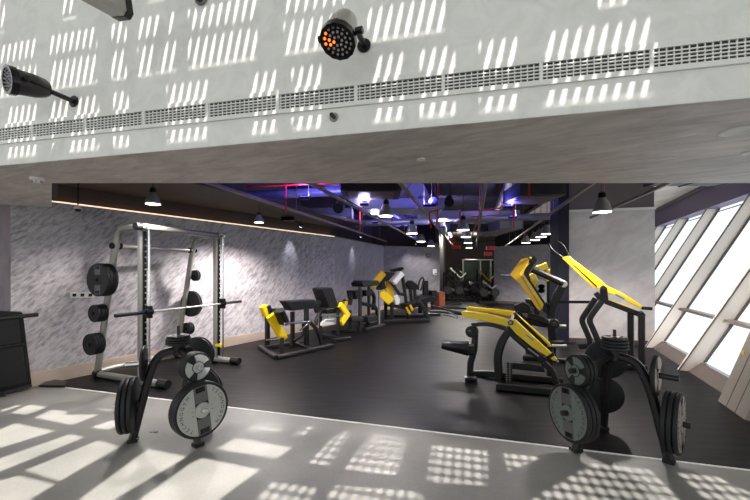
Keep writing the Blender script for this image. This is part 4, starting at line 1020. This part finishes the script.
# track boxes on the left bulkhead
for (px, py, w, lab) in ((288, 219, .30, 'black sensor box under the left bulkhead near the corner'), (300, 230, .2, 'small black box above the far end of the left wall')):
    q = onz(px, py, 2.80); r = root('control_box', q, lab, 'control box'); mb = MB(); mb.box(q, (w, .14, .09)); mb.build('case', 'blackgloss', r, q, bevel=.005); mb = MB(); mb.cyl(q, V((q.x, q.y, 3.2)), .008); mb.build('stem', 'black', r, q)
# small ceiling speakers / spot heads, centre
for (px, py, Y, lab) in ((434, 200, 7.2, 'black round speaker head hanging beside the third channel'), (450, 201, 7.6, 'black speaker head hanging between third and fourth channels'), (340, 207, 7.2, 'black speaker head hanging left of the fan coil unit')):
    q = at(px, py, Y); r = root('ceiling_speaker', q, lab, 'speaker', 'hanging speaker heads'); mb = MB(); mb.cyl(q+V((0, .1, .05)), q-V((.03, .1, .05)), .09, .1, k=20); mb.build('body', 'black', r, q); mb = MB(); mb.cyl(q, V((q.x, q.y, 3.7)), .01); mb.build('stem', 'black', r, q)
# blue floodlights resting on top of the channels
for k, (x, y, z, e) in enumerate(((-1.2, 6.3, 2.85, 90), (.0, 9.5, 2.85, 130), (1.0, 7.0, 2.85, 70), (1.9, 10.5, 2.85, 90), (2.6, 7.2, 2.85, 70), (-.2, 6.9, 2.85, 60), (1.5, 14, 2.85, 90), (3.2, 8.6, 2.85, 35))):
    q = V((x, y, z)); r = root('blue_floodlight', q, 'small blue uplight above the channels, %s' % ['nearest on the left', 'above the far end of the second channel', 'left of the fourth channel', 'between fourth and fifth channels, far', 'left of the fifth channel', 'behind the fan coil unit', 'far back at the centre', 'beside the navy column'][k], 'floodlight', 'blue uplights over the channels')
    mb = MB(); mb.box(q-V((0, 0, .03)), (.16, .1, .04)); mb.build('case', 'black', r, q); mb = MB(); mb.box(q-V((0, 0, .006)), (.13, .07, .006)); mb.build('lens', 'blue_on', r, q)
    mb = MB(); mb.cyl(q+V((.07, 0, -.03)), V((q.x+.07, q.y, 3.65)), .006, k=6); mb.build('hanger_rod', 'rail', r, q)
    light('blue_light', 'AREA', q+V((0, 0, .01)), e*.9, ((.14, .12, 1) if k % 2 == 0 else (.42, .4, 1)), q+V((0, 0, 1)), .15)

# ------------------------------------------------------------------ far end of the hall
fr = root('mirror_frame', fl(478, 297), 'tall dark mirror in a pale frame at the far end of the hall', 'mirror'); o0 = V(fr.location); Yf = o0.y
def fx(px, py, Y=Yf): return at(px, py, Y)
mb = MB(); a, b = fx(463, 261), fx(493, 282); mb.prism([V((a.x, Yf, b.z)), V((b.x, Yf, b.z)), V((b.x, Yf, a.z)), V((a.x, Yf, a.z))], (0, .05, 0)); mb.build('glass', 'screen', fr, o0)
for (p, q_) in (((462, 260), (493, 260)), ((463, 260), (463, 283)), ((480.5, 260), (480.5, 283)), ((490.5, 260), (490.5, 283)), ((462, 283), (493, 283))):
    mb = MB(); mb.bar([fx(*p)-V((0, .03, 0)), fx(*q_)-V((0, .03, 0))], .08, .08, V((0, 1, 0))); mb.build('frame', 'silver', fr, o0)
for px in (463, 490.5): mb = MB(); c = fx(px, 283); mb.bar([c, V((c.x, c.y, .005))], .08, .08, V((0, 1, 0))); mb.build('frame_leg', 'silver', fr, o0)
def far_machine(px, py, w, h, label, seat='pad', acc=None):
    p0 = fl(px, py); r = root('gym_machine', p0, label, 'exercise machine', 'machines at the far end')
    def b(name, pts, t, mat='black'):
        mb = MB(); mb.bar([p0+V(p) for p in pts], t, t, V((0, 1, 0)), .08); return mb.build(name, mat, r, p0)
    mb = MB(); mb.bar([p0+V((-w/2, 0, .05)), p0+V((w/2, .2, .05))], .09, .12, V((0, 0, 1))); mb.bar([p0+V((-w/2, .7, .05)), p0+V((w/2, .7, .05))], .09, .12, V((0, 0, 1))); mb.build('base', 'darkgrey', r, p0)
    b('upright', [(-w*.4, .3, .05), (-w*.38, .3, h)], .1); b('upright', [(w*.35, .3, .05), (w*.1, .3, h*.9)], .1)
    b('cross_beam', [(-w*.4, .3, h*.55), (w*.38, .3, h*.4)], .09, 'silver'); b('lever', [(-w*.3, .1, h*.9), (w*.2, .1, h*.6), (w*.45, .1, h*.75)], .07, acc or 'darkgrey')
    mb = MB(); mb.box(p0+V((0, .2, h*.38)), (w*.45, .35, .1)); mb.build('seat', seat, r, p0, bevel=.02)
    mb = MB(); mb.box(p0+V((-w*.22, .3, h*.62)), (.12, .3, h*.35), Matrix.Rotation(.25, 3, 'Y')); mb.build('backrest', seat, r, p0, bevel=.02)
    for k in (-1, 1):
        mb = MB(); c = p0+V((k*w*.3, .0, h*.45)); mb.cyl(c, c-V((0, .12, 0)), .2, k=20); mb.build('weight_disc', 'darkgrey', r, p0)
far_machine(453, 305, .9, 1.5, 'black machine nearest the wooden cabinet at the far end'); far_machine(465, 301, 1.5, 1.3, 'black machine low in front of the mirror frame')
far_machine(476, 299, 1.2, 1.2, 'grey and black machine under the mirror at the far end', 'whiteplastic'); far_machine(486, 300, 1.0, 1.7, 'machine with a yellow lever under the right half of the mirror', acc='yellow')
far_machine(455, 300.5, .9, 1.6, 'dark machine between the wooden cabinet and the mirror, close to the wall end', acc='green'); far_machine(457, 298, 1.2, 1.9, 'tall dark machine just left of the mirror frame', acc='whiteplastic')
far_machine(470, 296, 1.3, 1.4, 'low machine with pale seat directly before the mirror', 'darkgrey', 'silver'); far_machine(489, 304, .9, 1.2, 'small machine beside the edge of the pale partition', 'pad', 'silver')
far_machine(455, 294, 1.2, 1.9, 'tall dark machine against the far end wall, left', acc='green'); far_machine(466, 293.5, 1.3, 1.7, 'dark machine against the far end wall with a pale lever', acc='whiteplastic')
for i, X in enumerate((3.9, 4.9, 6.0)):
    light('hall_fill', 'POINT', (X, 20+i, 3.3), 120, (1, .95, .85), size=.2)  # fill points added to brighten the far hall, no fixture
